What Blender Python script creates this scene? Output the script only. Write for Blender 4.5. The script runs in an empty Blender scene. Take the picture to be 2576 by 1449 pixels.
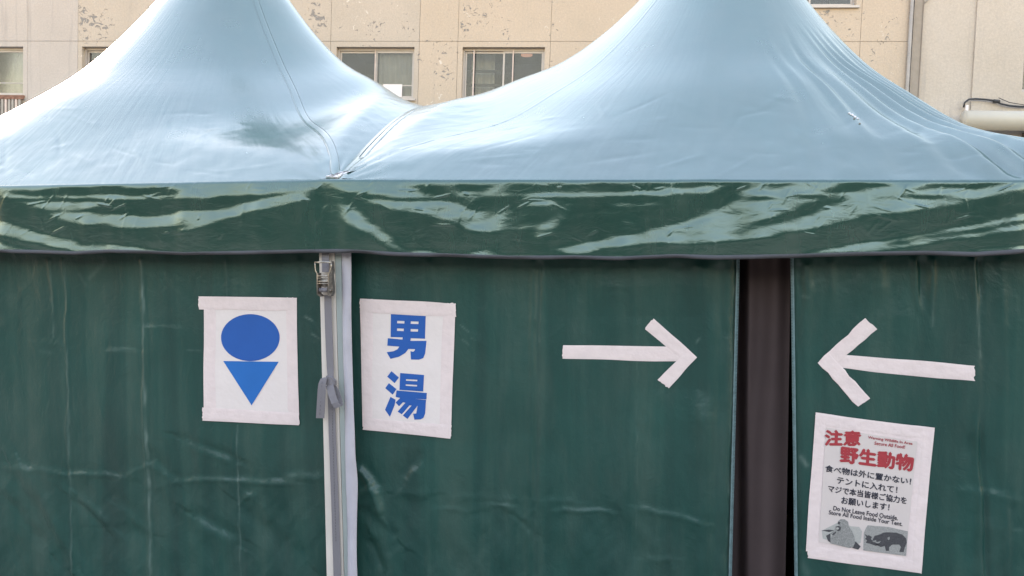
import bpy, bmesh, math
import numpy as np
from mathutils import Vector, Matrix

# ------------------------------------------------------------------ camera, sky, sun, exposure
scene = bpy.context.scene
COL = scene.collection
IMGW, F = 2576.0, 1860.0                      # measurements below are pixels of a 2576 px wide view
TH, DIST, CAMZ = math.radians(11), 2.6, 1.75
PH = math.atan((724.5 - 645) / F)
CAM = np.array([DIST * math.sin(TH), -DIST * math.cos(TH), CAMZ])
FW = np.array([-math.sin(TH) * math.cos(PH), math.cos(TH) * math.cos(PH), -math.sin(PH)])
RT = np.array([math.cos(TH), math.sin(TH), 0.0])
UP = np.cross(RT, FW)
cd = bpy.data.cameras.new('camera')
cam = bpy.data.objects.new('camera', cd)
COL.objects.link(cam)
cd.sensor_width = 36
cd.lens = 36 * F / IMGW
cd.clip_end = 2000
cd.clip_start = 0.05
M = Matrix.Identity(4)
for i in range(3):
    M[i][0], M[i][1], M[i][2], M[i][3] = RT[i], UP[i], -FW[i], CAM[i]
cam.matrix_world = M
scene.camera = cam

SUN_EL, SUN_AZ = math.radians(24), math.radians(-51)      # azimuth from +y (behind the tents) towards -x
world = bpy.data.worlds.new('World')
scene.world = world
world.use_nodes = True
wn = world.node_tree.nodes
sky = wn.new('ShaderNodeTexSky')
sky.sky_type = 'NISHITA'
sky.sun_disc = False
sky.sun_elevation = SUN_EL
sky.sun_rotation = SUN_AZ
sky.air_density = 2.5
sky.dust_density = .45
sky.ozone_density = 1.0
bg = wn['Background']
bg.inputs['Strength'].default_value = 0.15
world.node_tree.links.new(sky.outputs[0], bg.inputs[0])
sl = bpy.data.lights.new('sun', 'SUN')
sl.energy = 1.5
sl.angle = math.radians(10)
sl.color = (1.0, 0.88, 0.72)
so = bpy.data.objects.new('sun', sl)
COL.objects.link(so)
sd = Vector((math.sin(SUN_AZ) * math.cos(SUN_EL), math.cos(SUN_AZ) * math.cos(SUN_EL), math.sin(SUN_EL)))
so.rotation_euler = sd.to_track_quat('Z', 'Y').to_euler()
so.location = (-20, 10, 15)
vs = scene.view_settings
vs.view_transform = 'Standard'
vs.look = 'None'
vs.gamma = 1.0
vs.exposure = 2.2
vs.use_white_balance = True
vs.white_balance_temperature = 6500
vs.white_balance_tint = 33

# ------------------------------------------------------------------ helpers
def unp(x, y, Y):
    """pixel -> world point on the vertical plane y = Y"""
    r = RT * ((x - 1288) / F) + UP * ((724.5 - y) / F) + FW
    return CAM + r * ((Y - CAM[1]) / r[1])

def proj(P):
    P = np.asarray(P, float) - CAM
    z = P @ FW
    return 1288 + F * (P @ RT) / z, 724.5 - F * (P @ UP) / z

def vnoise(x, y, seed=0):
    """smooth value noise, numpy arrays in, about -1..1 out"""
    xi, yi = np.floor(x).astype(np.int64), np.floor(y).astype(np.int64)
    fx, fy = x - xi, y - yi
    fx = fx * fx * fx * (fx * (fx * 6 - 15) + 10)
    fy = fy * fy * fy * (fy * (fy * 6 - 15) + 10)
    def h(a, b):
        v = np.sin(a * 127.1 + b * 311.7 + seed * 74.7) * 43758.5453
        return (v - np.floor(v)) * 2 - 1
    return (h(xi, yi) * (1 - fx) + h(xi + 1, yi) * fx) * (1 - fy) + (h(xi, yi + 1) * (1 - fx) + h(xi + 1, yi + 1) * fx) * fy

def fbm(x, y, seed=0, o=4):
    s, a = 0, 1
    for k in range(o):
        s = s + a * vnoise(x, y, seed + k * 13)
        x, y, a = x * 2.03, y * 2.03, a * .5
    return s

def link(name, mesh, mat, parent=None, smooth=False):
    if not isinstance(mat, (list, tuple)):
        mat = [mat]
    for m in mat:
        mesh.materials.append(m)
    if smooth:
        mesh.polygons.foreach_set('use_smooth', [True] * len(mesh.polygons))
    o = bpy.data.objects.new(name, mesh)
    COL.objects.link(o)
    if parent is not None:
        o.parent = parent
    return o

def mesh_of(name, verts, faces):
    me = bpy.data.meshes.new(name)
    me.from_pydata([tuple(map(float, v)) for v in verts], [], faces)
    me.update()
    return me

def grid_mesh(name, P, uv=None, wrap=False):
    """P: rows x cols x 3"""
    R, C_ = P.shape[:2]
    idx = np.arange(R * C_).reshape(R, C_)
    if wrap:
        idx = np.concatenate([idx, idx[:, :1]], 1)
    f = np.stack([idx[:-1, :-1], idx[1:, :-1], idx[1:, 1:], idx[:-1, 1:]], -1).reshape(-1, 4)
    me = bpy.data.meshes.new(name)
    me.from_pydata(P.reshape(-1, 3).tolist(), [], f.tolist())
    if uv is not None:
        U = me.uv_layers.new(name='uv')
        li = np.empty(len(me.loops), np.int32)
        me.loops.foreach_get('vertex_index', li)
        U.data.foreach_set('uv', uv.reshape(-1, 2)[li].astype(np.float32).ravel())
    me.update()
    return me

def thing(name, label, cat, loc=(0, 0, 0), group=None):
    o = bpy.data.objects.new(name, None)
    o.empty_display_size = .1
    COL.objects.link(o)
    o.location = loc
    o['label'] = label
    o['category'] = cat
    if group:
        o['group'] = group
    return o

class MB:
    """collects boxes, tubes and polygons into ONE mesh"""
    def __init__(s):
        s.v, s.f = [], []
    def add(s, v, f):
        b = len(s.v)
        s.v += [tuple(map(float, p)) for p in v]
        s.f += [tuple(i + b for i in q) for q in f]
        return s
    def box(s, x0, x1, y0, y1, z0, z1):
        v = [(x, y, z) for x in (x0, x1) for y in (y0, y1) for z in (z0, z1)]
        return s.add(v, [(0, 1, 3, 2), (4, 6, 7, 5), (0, 4, 5, 1), (2, 3, 7, 6), (0, 2, 6, 4), (1, 5, 7, 3)])
    def hexa(s, fr, bk):
        """prism between two quads"""
        n = len(fr)
        return s.add(list(fr) + list(bk), [tuple(range(n)), tuple(range(2 * n - 1, n - 1, -1))] +
                     [(i, n + i, n + (i + 1) % n, (i + 1) % n) for i in range(n)])
    def poly(s, pts):
        return s.add(pts, [tuple(range(len(pts)))])
    def tube(s, pts, r, n=10):
        pts = [Vector(p) for p in pts]
        rr = r if isinstance(r, (list, tuple)) else [r] * len(pts)
        v, f = [], []
        side = None
        for i, p in enumerate(pts):
            t = (pts[min(i + 1, len(pts) - 1)] - pts[max(i - 1, 0)]).normalized()
            ref = side if side is not None else (Vector((0, 0, 1)) if abs(t.z) < .9 else Vector((1, 0, 0)))
            b = t.cross(ref).normalized()
            side = b.cross(t).normalized()
            for k in range(n):
                a = 2 * math.pi * k / n
                v.append(p + (b * math.cos(a) + side * math.sin(a)) * rr[i])
        for i in range(len(pts) - 1):
            for k in range(n):
                f.append((i * n + k, i * n + (k + 1) % n, (i + 1) * n + (k + 1) % n, (i + 1) * n + k))
        f.append(tuple(range(n))[::-1])
        f.append(tuple((len(pts) - 1) * n + k for k in range(n)))
        return s.add(v, f)
    def ribbon(s, pts, wid, th):
        """flat strap: pts centre points, wid width vectors, th thickness"""
        pts = [Vector(p) for p in pts]
        wid = [Vector(w) for w in wid]
        v, f = [], []
        for i, p in enumerate(pts):
            t = (pts[min(i + 1, len(pts) - 1)] - pts[max(i - 1, 0)]).normalized()
            n = t.cross(wid[i]).normalized() * th / 2
            v += [p - wid[i] + n, p + wid[i] + n, p + wid[i] - n, p - wid[i] - n]
        for i in range(len(pts) - 1):
            for k in range(4):
                f.append((i * 4 + k, i * 4 + (k + 1) % 4, i * 4 + 4 + (k + 1) % 4, i * 4 + 4 + k))
        e = 4 * (len(pts) - 1)
        f += [(3, 2, 1, 0), (e, e + 1, e + 2, e + 3)]
        return s.add(v, f)
    def build(s, name, mat, parent=None, smooth=False):
        return link(name, mesh_of(name, s.v, s.f), mat, parent, smooth)

# ------------------------------------------------------------------ materials
def new_mat(name):
    m = bpy.data.materials.new(name)
    m.use_nodes = True
    nt = m.node_tree
    return m, nt, nt.nodes['Principled BSDF']

def N(nt, t, **kw):
    n = nt.nodes.new(t)
    for k, v in kw.items():
        if k in n.inputs:
            n.inputs[k].default_value = v
        else:
            setattr(n, k, v)
    return n

def noise(nt, vec, scale, detail=4, rough=.55, dist=0.0):
    n = N(nt, 'ShaderNodeTexNoise', Scale=scale, Detail=detail, Roughness=rough, Distortion=dist)
    if vec is not None:
        nt.links.new(vec, n.inputs['Vector'])
    return n.outputs['Fac']

def mapping(nt, out, sc=(1, 1, 1), rot=(0, 0, 0), loc=(0, 0, 0)):
    m = N(nt, 'ShaderNodeMapping', Scale=sc, Rotation=rot, Location=loc)
    nt.links.new(out, m.inputs['Vector'])
    return m.outputs[0]

def ramp(nt, fac, stops):
    r = nt.nodes.new('ShaderNodeValToRGB')
    el = r.color_ramp.elements
    while len(el) > 1:
        el.remove(el[-1])
    for i, (p, c) in enumerate(stops):
        e = el[0] if i == 0 else el.new(p)
        e.position = p
        e.color = tuple(c) + (1,) if len(c) == 3 else c
    nt.links.new(fac, r.inputs[0])
    return r.outputs[0]

def mix(nt, fac, a, b, mode='MIX'):
    m = nt.nodes.new('ShaderNodeMix')
    m.data_type = 'RGBA'
    m.blend_type = mode
    for s, v in ((0, fac), (6, a), (7, b)):
        if isinstance(v, (int, float)):
            m.inputs[s].default_value = v
        elif isinstance(v, tuple):
            m.inputs[s].default_value = v + (1,) if len(v) == 3 else v
        else:
            nt.links.new(v, m.inputs[s])
    return m.outputs[2]

def math_(nt, op, a, b=0.0):
    m = nt.nodes.new('ShaderNodeMath')
    m.operation = op
    for i, v in enumerate((a, b)):
        if isinstance(v, (int, float)):
            m.inputs[i].default_value = v
        else:
            nt.links.new(v, m.inputs[i])
    return m.outputs[0]

def bump(nt, h, dist, strength=1.0, prev=None):
    b = N(nt, 'ShaderNodeBump', Strength=strength, Distance=dist)
    nt.links.new(h, b.inputs['Height'])
    if prev is not None:
        nt.links.new(prev, b.inputs['Normal'])
    return b.outputs[0]

def tc(nt, k='Object'):
    return nt.nodes.new('ShaderNodeTexCoord').outputs[k]

def simple(name, col, rough=.6, metal=0.0, var=.12, vscale=8.0, bumpd=0.0, bscale=60.0, ior=1.45):
    m, nt, p = new_mat(name)
    o = tc(nt)
    n = noise(nt, o, vscale, 5)
    a = tuple(max(0, c * (1 - var)) for c in col)
    b = tuple(min(1, c * (1 + var)) for c in col)
    nt.links.new(ramp(nt, n, [(.3, a), (.7, b)]), p.inputs['Base Color'])
    p.inputs['Roughness'].default_value = rough
    p.inputs['Metallic'].default_value = metal
    p.inputs['IOR'].default_value = ior
    if bumpd:
        nt.links.new(bump(nt, noise(nt, o, bscale, 4), bumpd), p.inputs['Normal'])
    return m

def fabric(name, col, rough, ior, kind):
    """coated green tent cloth"""
    m, nt, p = new_mat(name)
    o = tc(nt)
    big = noise(nt, o, 2.2, 6, .6)
    dirt = noise(nt, mapping(nt, o, (9, 9, 2.5)), 1.0, 6, .65)
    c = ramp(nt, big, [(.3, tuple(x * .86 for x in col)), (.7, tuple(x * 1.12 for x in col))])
    dusty = tuple(x * .8 + y * .2 for x, y in zip(col, (.20, .20, .17)))
    c = mix(nt, ramp(nt, dirt, [(.45, (0, 0, 0)), (.8, (.7, .7, .7))]), c, dusty)
    if kind == 'wall':
        fold_tone = noise(nt, mapping(nt, o, (7, 7, .35)), 1.0, 4, .6, .4)  # vertical bands painting the light and shade of folds into the colour
        c = mix(nt, ramp(nt, fold_tone, [(.35, (.5, .5, .5)), (.55, (0, 0, 0))]), c, (.006, .034, .032))
        c = mix(nt, ramp(nt, fold_tone, [(.52, (0, 0, 0)), (.72, (.38, .38, .38))]), c, (.060, .105, .085))
        sp = noise(nt, o, 170, 2, .5)
        at = nt.nodes.new('ShaderNodeAttribute')
        at.attribute_name = 'wear'
        wn_ = noise(nt, mapping(nt, o, (40, 40, 9)), 1.0, 4, .6)
        c = mix(nt, math_(nt, 'MULTIPLY', at.outputs['Fac'], ramp(nt, wn_, [(.3, (.25, .25, .25)), (.65, (1, 1, 1))])), c, (.15, .22, .20))
        c = mix(nt, ramp(nt, sp, [(.70, (0, 0, 0)), (.78, (.25, .25, .25))]), c, (.13, .17, .15))
    nt.links.new(c, p.inputs['Base Color'])
    p.inputs['IOR'].default_value = ior
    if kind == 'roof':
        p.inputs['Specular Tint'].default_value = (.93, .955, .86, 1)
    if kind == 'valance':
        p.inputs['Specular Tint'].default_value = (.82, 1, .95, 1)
    rr = noise(nt, o, 5, 5, .6)
    rm = nt.nodes.new('ShaderNodeMapRange')
    rm.inputs[3].default_value = rough * .8
    rm.inputs[4].default_value = rough * 1.25
    nt.links.new(rr, rm.inputs[0])
    nt.links.new(rm.outputs[0], p.inputs['Roughness'])
    if kind == 'roof':
        uv = tc(nt, 'UV')
        lines = noise(nt, mapping(nt, uv, (260, 5, 1)), 1.0, 3, .6, .3)
        hor = noise(nt, mapping(nt, o, (2.5, 2.5, 30)), 1.0, 4, .6, .6)
        blot = noise(nt, o, 7, 5, .55, .5)
        b = bump(nt, lines, .0013, 1.0)
        b = bump(nt, hor, .0006, 1.0, b)
        b = bump(nt, blot, .0008, 1.0, b)
    elif kind == 'valance':
        b = bump(nt, noise(nt, mapping(nt, o, (14, 14, 30), (0, .25, 0)), 1.0, 5, .6, 1.2), .0011, 1.0)
        b = bump(nt, noise(nt, o, 420, 2), .0002, 1.0, b)
    else:
        b = bump(nt, noise(nt, mapping(nt, o, (10, 10, 5)), 1.0, 6, .6, .8), .006, 1.0)
        b = bump(nt, noise(nt, o, 60, 4, .6), .0012, 1.0, b)
    nt.links.new(b, p.inputs['Normal'])
    return m

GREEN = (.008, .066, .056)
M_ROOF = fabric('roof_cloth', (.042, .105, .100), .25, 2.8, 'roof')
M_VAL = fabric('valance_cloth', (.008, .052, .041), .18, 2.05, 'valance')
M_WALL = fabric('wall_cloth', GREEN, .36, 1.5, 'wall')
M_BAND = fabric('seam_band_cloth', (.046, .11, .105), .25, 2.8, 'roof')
M_STITCH = simple('stitching', (.05, .075, .08), .7)
M_HEM = simple('hem_binding', (.075, .078, .09), .75, bumpd=.0006, bscale=300)
M_PAPER = simple('paper', (.80, .715, .69), .6, var=.02, vscale=12, bumpd=.004, bscale=14)
M_PRINT = simple('print_sheet', (.68, .60, .575), .45, var=.03, vscale=12, bumpd=.0015, bscale=16)
M_TAPE = simple('cloth_tape', (.80, .675, .66), .5, var=.04, vscale=26, bumpd=.003, bscale=34)
M_TAPE2 = simple('cloth_tape_overlap', (.80, .70, .635), .55, var=.03, vscale=26, bumpd=.0012, bscale=45)
M_BLUE = simple('blue_ink', (.010, .105, .41), .6, var=.05)
M_BLUE2 = simple('light_blue_ink', (.006, .15, .50), .6, var=.05)
M_RED = simple('red_ink', (.42, .045, .055), .5, var=.1, vscale=80)
M_INK = simple('black_ink', (.030, .032, .05), .5, var=.1)
M_CREAM = simple('cream_leg_paint', (.66, .60, .55), .45, var=.06, vscale=5)
M_ALU = simple('grey_aluminium', (.36, .41, .40), .45, var=.08, vscale=6)
M_WEB = simple('white_webbing', (.48, .465, .52), .75, var=.07, vscale=14, bumpd=.001, bscale=220)
M_STEEL = simple('zinc_steel', (.42, .38, .33), .38, .9, var=.3, vscale=60)
M_STEELD = simple('worn_steel', (.22, .20, .18), .45, .8, var=.4, vscale=70)
M_BROWN = simple('brown_mesh_curtain', (.092, .064, .063), .8, var=.1, vscale=5)
M_ZIP = simple('zip_teeth', (.13, .21, .225), .45, var=.2, vscale=60)
M_ASPH = simple('pale_paving', (.21, .185, .155), .9, var=.25, vscale=1.5, bumpd=.01, bscale=90)
M_DARK_SLOPE = simple('added_dark_slope', (.018, .024, .016), .95, var=.5, vscale=.6)  # dark surface of the added slope, there only to be reflected and block sky

def strap_mat():
    m, nt, p = new_mat('grey_strap')
    o = tc(nt)
    w = N(nt, 'ShaderNodeTexWave', Scale=95.0, Distortion=1.0)
    w.bands_direction = 'Z'
    nt.links.new(o, w.inputs['Vector'])
    c = ramp(nt, w.outputs['Fac'], [(.0, (.17, .16, .18)), (1, (.25, .235, .255))])
    c = mix(nt, ramp(nt, noise(nt, o, 30, 4), [(.4, (0, 0, 0)), (.7, (.5, .5, .5))]), c, (.21, .20, .215))
    nt.links.new(c, p.inputs['Base Color'])
    p.inputs['Roughness'].default_value = .7
    nt.links.new(bump(nt, w.outputs['Fac'], .0006), p.inputs['Normal'])
    return m
M_STRAP = strap_mat()

def wall_paint(name, base, warm, peel):
    """weathered exterior paint; object space: x along the wall, z up"""
    m, nt, p = new_mat(name)
    o = tc(nt)
    c = ramp(nt, noise(nt, o, .55, 5, .6), [(.35, base), (.65, warm)])
    fine = noise(nt, o, 26, 5, .7)
    c = mix(nt, .35, c, ramp(nt, fine, [(.3, (.42, .40, .38)), (.7, (.72, .68, .62))]), 'OVERLAY')
    st = noise(nt, mapping(nt, o, (5.0, 1, .35)), 1.0, 6, .65)
    c = mix(nt, ramp(nt, st, [(.56, (0, 0, 0)), (.74, (.55 if peel < 1 else .18,) * 3)]), c, (.26, .255, .27))
    sep = nt.nodes.new('ShaderNodeSeparateXYZ')
    nt.links.new(o, sep.inputs[0])
    hb = None
    if peel >= 1:
        # chips in patches, denser high on the wall
        zone = noise(nt, o, 1.1, 3, .6)
        rm = nt.nodes.new('ShaderNodeMapRange')
        rm.inputs[1].default_value = 1.6
        rm.inputs[2].default_value = 3.4
        rm.inputs[3].default_value = -.13
        rm.inputs[4].default_value = .14
        nt.links.new(sep.outputs[2], rm.inputs[0])
        z2 = math_(nt, 'ADD', zone, rm.outputs[0])
        ch = noise(nt, mapping(nt, o, (1, 1, 1.25)), 7.5, 7, .68, 1.3)
        chip = math_(nt, 'ADD', math_(nt, 'ADD', ch, -.235), math_(nt, 'MULTIPLY', z2, .75))
        f1 = ramp(nt, chip, [(.905, (0, 0, 0)), (.918, (1, 1, 1))])
        c = mix(nt, f1, c, (.235, .235, .24))
        wh = math_(nt, 'ADD', noise(nt, mapping(nt, o, loc=(7, 3, 2)), 8.5, 7, .68, .8), math_(nt, 'MULTIPLY', noise(nt, mapping(nt, o, loc=(3, 9, 1)), .9, 2, .5), .5))
        f2 = ramp(nt, wh, [(.935, (0, 0, 0)), (.95, (1, 1, 1))])
        c = mix(nt, f2, c, (.62, .59, .55))
        cr = N(nt, 'ShaderNodeTexVoronoi', Scale=5.5)
        cr.feature = 'DISTANCE_TO_EDGE'
        wv = nt.nodes.new('ShaderNodeVectorMath')
        wv.operation = 'MULTIPLY_ADD'
        nn = N(nt, 'ShaderNodeTexNoise', Scale=9.0, Detail=5.0)
        nt.links.new(o, nn.inputs['Vector'])
        nt.links.new(nn.outputs['Color'], wv.inputs[0])
        wv.inputs[1].default_value = (.22, .22, .22)
        nt.links.new(o, wv.inputs[2])
        nt.links.new(wv.outputs[0], cr.inputs['Vector'])
        crk = math_(nt, 'MULTIPLY', ramp(nt, cr.outputs['Distance'], [(.0, (1, 1, 1)), (.022, (0, 0, 0))]),
                    ramp(nt, noise(nt, o, 2.6, 4, .6), [(.53, (0, 0, 0)), (.6, (1, 1, 1))]))
        c = mix(nt, math_(nt, 'MULTIPLY', crk, .55), c, (.34, .31, .27))
        hb = f1
    nt.links.new(c, p.inputs['Base Color'])
    p.inputs['Roughness'].default_value = .85
    b = bump(nt, noise(nt, o, 30, 6, .7), .006)
    if hb is not None:
        inv = math_(nt, 'SUBTRACT', 1.0, hb)
        b = bump(nt, inv, .004, 1.0, b)
    nt.links.new(b, p.inputs['Normal'])
    return m
M_BW_LEFT = wall_paint('pale_bare_concrete', (.41, .395, .395), (.455, .44, .44), .5)
M_BW_MID = wall_paint('faded_beige_paint', (.405, .378, .345), (.46, .425, .39), 1)
M_BW_WARM = wall_paint('yellow_beige_paint', (.45, .40, .345), (.49, .432, .375), 1)
M_BW_WING = wall_paint('cream_paint', (.425, .40, .37), (.465, .445, .425), 0)
M_JOINT = simple('joint_groove', (.30, .27, .23), .9)
M_FRAME = simple('window_aluminium', (.42, .41, .42), .45, .3, var=.06)
M_BAR = simple('pale_rail_paint', (.58, .50, .48), .5)
M_CURT = simple('faded_green_curtain', (.70, .68, .63), .85, var=.08, vscale=3)
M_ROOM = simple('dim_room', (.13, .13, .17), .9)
M_SHELF = simple('shelf_board', (.10, .10, .10), .8)
M_RUST = simple('rusty_sill', (.22, .12, .09), .85, var=.4, vscale=14)
M_SHEET = simple('white_cloth_sheet', (.74, .73, .77), .8, var=.02)
M_DOWN = simple('brown_grey_cover', (.28, .255, .23), .6, var=.08)
M_PIPE = simple('grey_pipe', (.33, .32, .31), .55)
M_DUCT = simple('white_duct', (.50, .49, .44), .4, var=.04, vscale=3)
M_CABLE = simple('black_cable', (.03, .035, .045), .5)
M_COND = simple('white_conduit', (.72, .68, .68), .45)

def glass_mat():
    m, nt, p = new_mat('window_glass')
    out = nt.nodes['Material Output']
    tr = nt.nodes.new('ShaderNodeBsdfTransparent')
    tr.inputs[0].default_value = (.80, .83, .84, 1)
    gl = nt.nodes.new('ShaderNodeBsdfGlossy')
    gl.inputs['Roughness'].default_value = .05
    df = nt.nodes.new('ShaderNodeBsdfDiffuse')
    df.inputs[0].default_value = (.22, .26, .34, 1)
    fr = N(nt, 'ShaderNodeFresnel', IOR=1.5)
    m1 = nt.nodes.new('ShaderNodeMixShader')
    m2 = nt.nodes.new('ShaderNodeMixShader')
    nt.links.new(math_(nt, 'MULTIPLY', noise(nt, tc(nt), 3, 4), .22), m1.inputs[0])
    nt.links.new(tr.outputs[0], m1.inputs[1])
    nt.links.new(df.outputs[0], m1.inputs[2])
    nt.links.new(fr.outputs[0], m2.inputs[0])
    nt.links.new(m1.outputs[0], m2.inputs[1])
    nt.links.new(gl.outputs[0], m2.inputs[2])
    nt.links.new(m2.outputs[0], out.inputs[0])
    return m
M_GLASS = glass_mat()
def emit_mat(name, col, st):
    m, nt, p = new_mat(name)
    p.inputs['Base Color'].default_value = col + (1,)
    p.inputs['Emission Color'].default_value = col + (1,)
    p.inputs['Emission Strength'].default_value = st
    return m
M_LAMP = emit_mat('warm_lamp', (1.0, .50, .28), .16)

# ------------------------------------------------------------------ ground and an added unseen slope behind the camera, dark for the valance reflections
gx = np.linspace(-160, 160, 41)
G = np.stack(np.meshgrid(gx, gx, indexing='xy') + [np.zeros((41, 41))], -1)
g = link('ground', grid_mesh('ground', G), M_ASPH)
g['kind'] = 'structure'
hx = np.linspace(-80, 80, 140)
hs = np.linspace(0, 1, 30)
HX, HS = np.meshgrid(hx, hs)
HZ = (HS ** .8) * (7.2 + 1.6 * fbm(HX * .12, HS * 2, 3) + .9 * vnoise(HX * .7, HS * 5, 9)) - .1
H = np.stack([HX, -9.5 - HS * 9 + .6 * vnoise(HX * .5, HS * 6, 5), HZ], -1)
h = link('unseen_slope', grid_mesh('unseen_slope', H), M_DARK_SLOPE, smooth=True)
h['kind'] = 'structure'

# ------------------------------------------------------------------ building behind
BA = math.radians(4.3)
ROLL = .034
u0 = np.array([math.cos(BA), math.sin(BA), 0])
bn = np.array([-math.sin(BA), math.cos(BA), 0])            # into the building
bu = u0 * math.cos(ROLL) - np.array([0, 0, math.sin(ROLL)])
bv = np.cross(bu, bn) * 1.0
if bv[2] < 0:
    bv = -bv
rO = RT * 0 + UP * ((724.5 - 400) / F) + FW
BO = CAM + rO * 15.6
BO = BO - bv * (BO[2] / bv[2])                              # drop the origin to the ground
def bpx(x, y, off=0.0):
    """pixel -> (a, b) on the facade plane pushed off metres into the building"""
    r = RT * ((x - 1288) / F) + UP * ((724.5 - y) / F) + FW
    o = BO + bn * off
    t = ((o - CAM) @ bn) / (r @ bn)
    d = CAM + r * t - o
    return float(d @ bu), float(d @ bv)
bld = thing('apartment_building', 'weathered beige concrete apartment block with peeling paint behind the tents', 'building', tuple(BO))
bm_ = Matrix.Identity(4)
for i in range(3):
    bm_[i][0], bm_[i][1], bm_[i][2], bm_[i][3] = bu[i], bn[i], bv[i], BO[i]
bld.matrix_world = bm_

A = lambda x, y=104: bpx(x, y)[0]
B = lambda y, x=1288: bpx(x, y)[1]
WTOP, WBOT = B(118, 1100), B(249.5, 1165)
wins = {   # a0, a1, b0, b1
    'w0': (A(58, 160) - 1.72, A(58, 160), B(240, 40), B(117, 40)),
    'w1': (A(206, 130), A(206, 130) + 1.72, WBOT, B(117, 210)),
    'w2': (A(1042, 150) - 1.72, A(1042, 150), WBOT, WTOP),
    'w3': (A(1163, 150), A(1370, 150), WBOT, WTOP),
    'w4': (A(2154, 10) - 1.72, A(2154, 10), B(15, 2100), B(15, 2100) + 1.12),
}
# storeys above the frame repeat the openings
UPB = wins['w4'][2] - WBOT
JB = [B(104), B(271, 1100)]
va = sorted([A(-900), A(70), A(196), A(832), A(1055), A(1152), A(1385), A(2164), A(2286)])
hb_ = sorted([-.2, JB[1] - 1.5, JB[1], JB[0], JB[0] + 1.62, JB[0] + UPB, 9.0])
GAP = .004
def facade(name, alo, ahi, m):
    xs = sorted(set([a for a in va if alo - 1e-6 <= a <= ahi + 1e-6] + [alo, ahi] + [x for w in wins.values() for x in w[:2] if alo < x < ahi]))
    zs = sorted(set(hb_ + [z for w in wins.values() for z in w[2:]]))
    mb = MB()
    for i in range(len(xs) - 1):
        for j in range(len(zs) - 1):
            x0, x1, z0, z1 = xs[i], xs[i + 1], zs[j], zs[j + 1]
            cx, cz = (x0 + x1) / 2, (z0 + z1) / 2
            if any(w[0] < cx < w[1] and w[2] < cz < w[3] for w in wins.values()):
                continue
            gx0 = GAP if any(abs(x0 - a) < 1e-6 for a in va) else 0
            gx1 = GAP if any(abs(x1 - a) < 1e-6 for a in va) else 0
            gz0 = GAP if any(abs(z0 - a) < 1e-6 for a in hb_) else 0
            gz1 = GAP if any(abs(z1 - a) < 1e-6 for a in hb_) else 0
            X0, X1, Z0, Z1 = x0 + gx0, x1 - gx1, z0 + gz0, z1 - gz1
            mb.poly([(X0, 0, Z0), (X1, 0, Z0), (X1, 0, Z1), (X0, 0, Z1)])
            for g0, q in ((gx0, [(X0, 0, Z0), (X0, 0, Z1), (X0, .02, Z1), (X0, .02, Z0)]), (gx1, [(X1, 0, Z0), (X1, .02, Z0), (X1, .02, Z1), (X1, 0, Z1)]),
                          (gz0, [(X0, 0, Z0), (X0, .02, Z0), (X1, .02, Z0), (X1, 0, Z0)]), (gz1, [(X0, 0, Z1), (X1, 0, Z1), (X1, .02, Z1), (X0, .02, Z1)])):
                if g0:
                    mb.poly(q)
    for w in wins.values():
        if w[0] >= alo - 1e-6 and w[1] <= ahi + 1e-6:
            a0, a1, b0, b1 = w
            d = .17
            mb.poly([(a0, 0, b0), (a0, 0, b1), (a0, d, b1), (a0, d, b0)])
            mb.poly([(a1, 0, b0), (a1, d, b0), (a1, d, b1), (a1, 0, b1)])
            mb.poly([(a0, 0, b1), (a1, 0, b1), (a1, d, b1), (a0, d, b1)])
            mb.poly([(a0, 0, b0), (a0, d, b0), (a1, d, b0), (a1, 0, b0)])
    return mb.build(name, m, bld)
fw = facade('wall', A(-900), A(196), M_BW_LEFT)
facade('wall', A(196), A(1055), M_BW_MID)
facade('wall', A(1055), A(2286), M_BW_WARM)
# groove backing: strips behind each joint, and the body of the block
mb = MB()
for a in va[1:-1]:
    for z0, z1 in zip([-.2] + [w for w in [JB[0]]], [JB[0], 9.0]):
        mb.box(a - .03, a + .03, .016, .03, z0 + .001, z1 - .001)
for b in hb_[1:-1]:
    lastx = va[0]
    for a in va[1:]:
        seg = (lastx + .031, a - .031)
        if not any(w[0] < (seg[0] + seg[1]) / 2 < w[1] and w[2] < b < w[3] for w in wins.values()):
            mb.box(seg[0], seg[1], .016, .03, b - .03, b + .03)
        lastx = a
mb.build('joint_backing', M_JOINT, bld)
mb = MB()
mb.box(va[0], A(2286), .25, 9.0, 9.02, 9.3)
mb.box(va[0] - .2, va[0] - .02, 0, 9.0, -.2, 9.3)
mb.box(va[0], A(3600), 8.8, 9.0, -.2, 9.0)
mb.build('roof_slab', M_BW_MID, bld)
# right wing, a little proud
wa0, wa1 = A(2318, 60), A(3600)
w5 = (A(2570, 160), A(2570, 160) + 1.72, B(233, 2500), B(233, 2500) + 1.2)
st_a = A(2452, 60)
mb = MB()
WY = -.03
mb.box(wa0, st_a, WY, .12, -.2, 9.0)
mb.box(st_a + .002, w5[0], WY - .035, .12, -.2, 9.0)
mb.box(w5[0] + .001, w5[1], WY - .035, .12, -.2, w5[2])
mb.box(w5[0] + .001, w5[1], WY - .035, .12, w5[3], 9.0)
mb.box(w5[1] + .001, wa1, WY - .035, .12, -.2, 9.0)
mb.build('wing_wall', M_BW_WING, bld)
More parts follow.
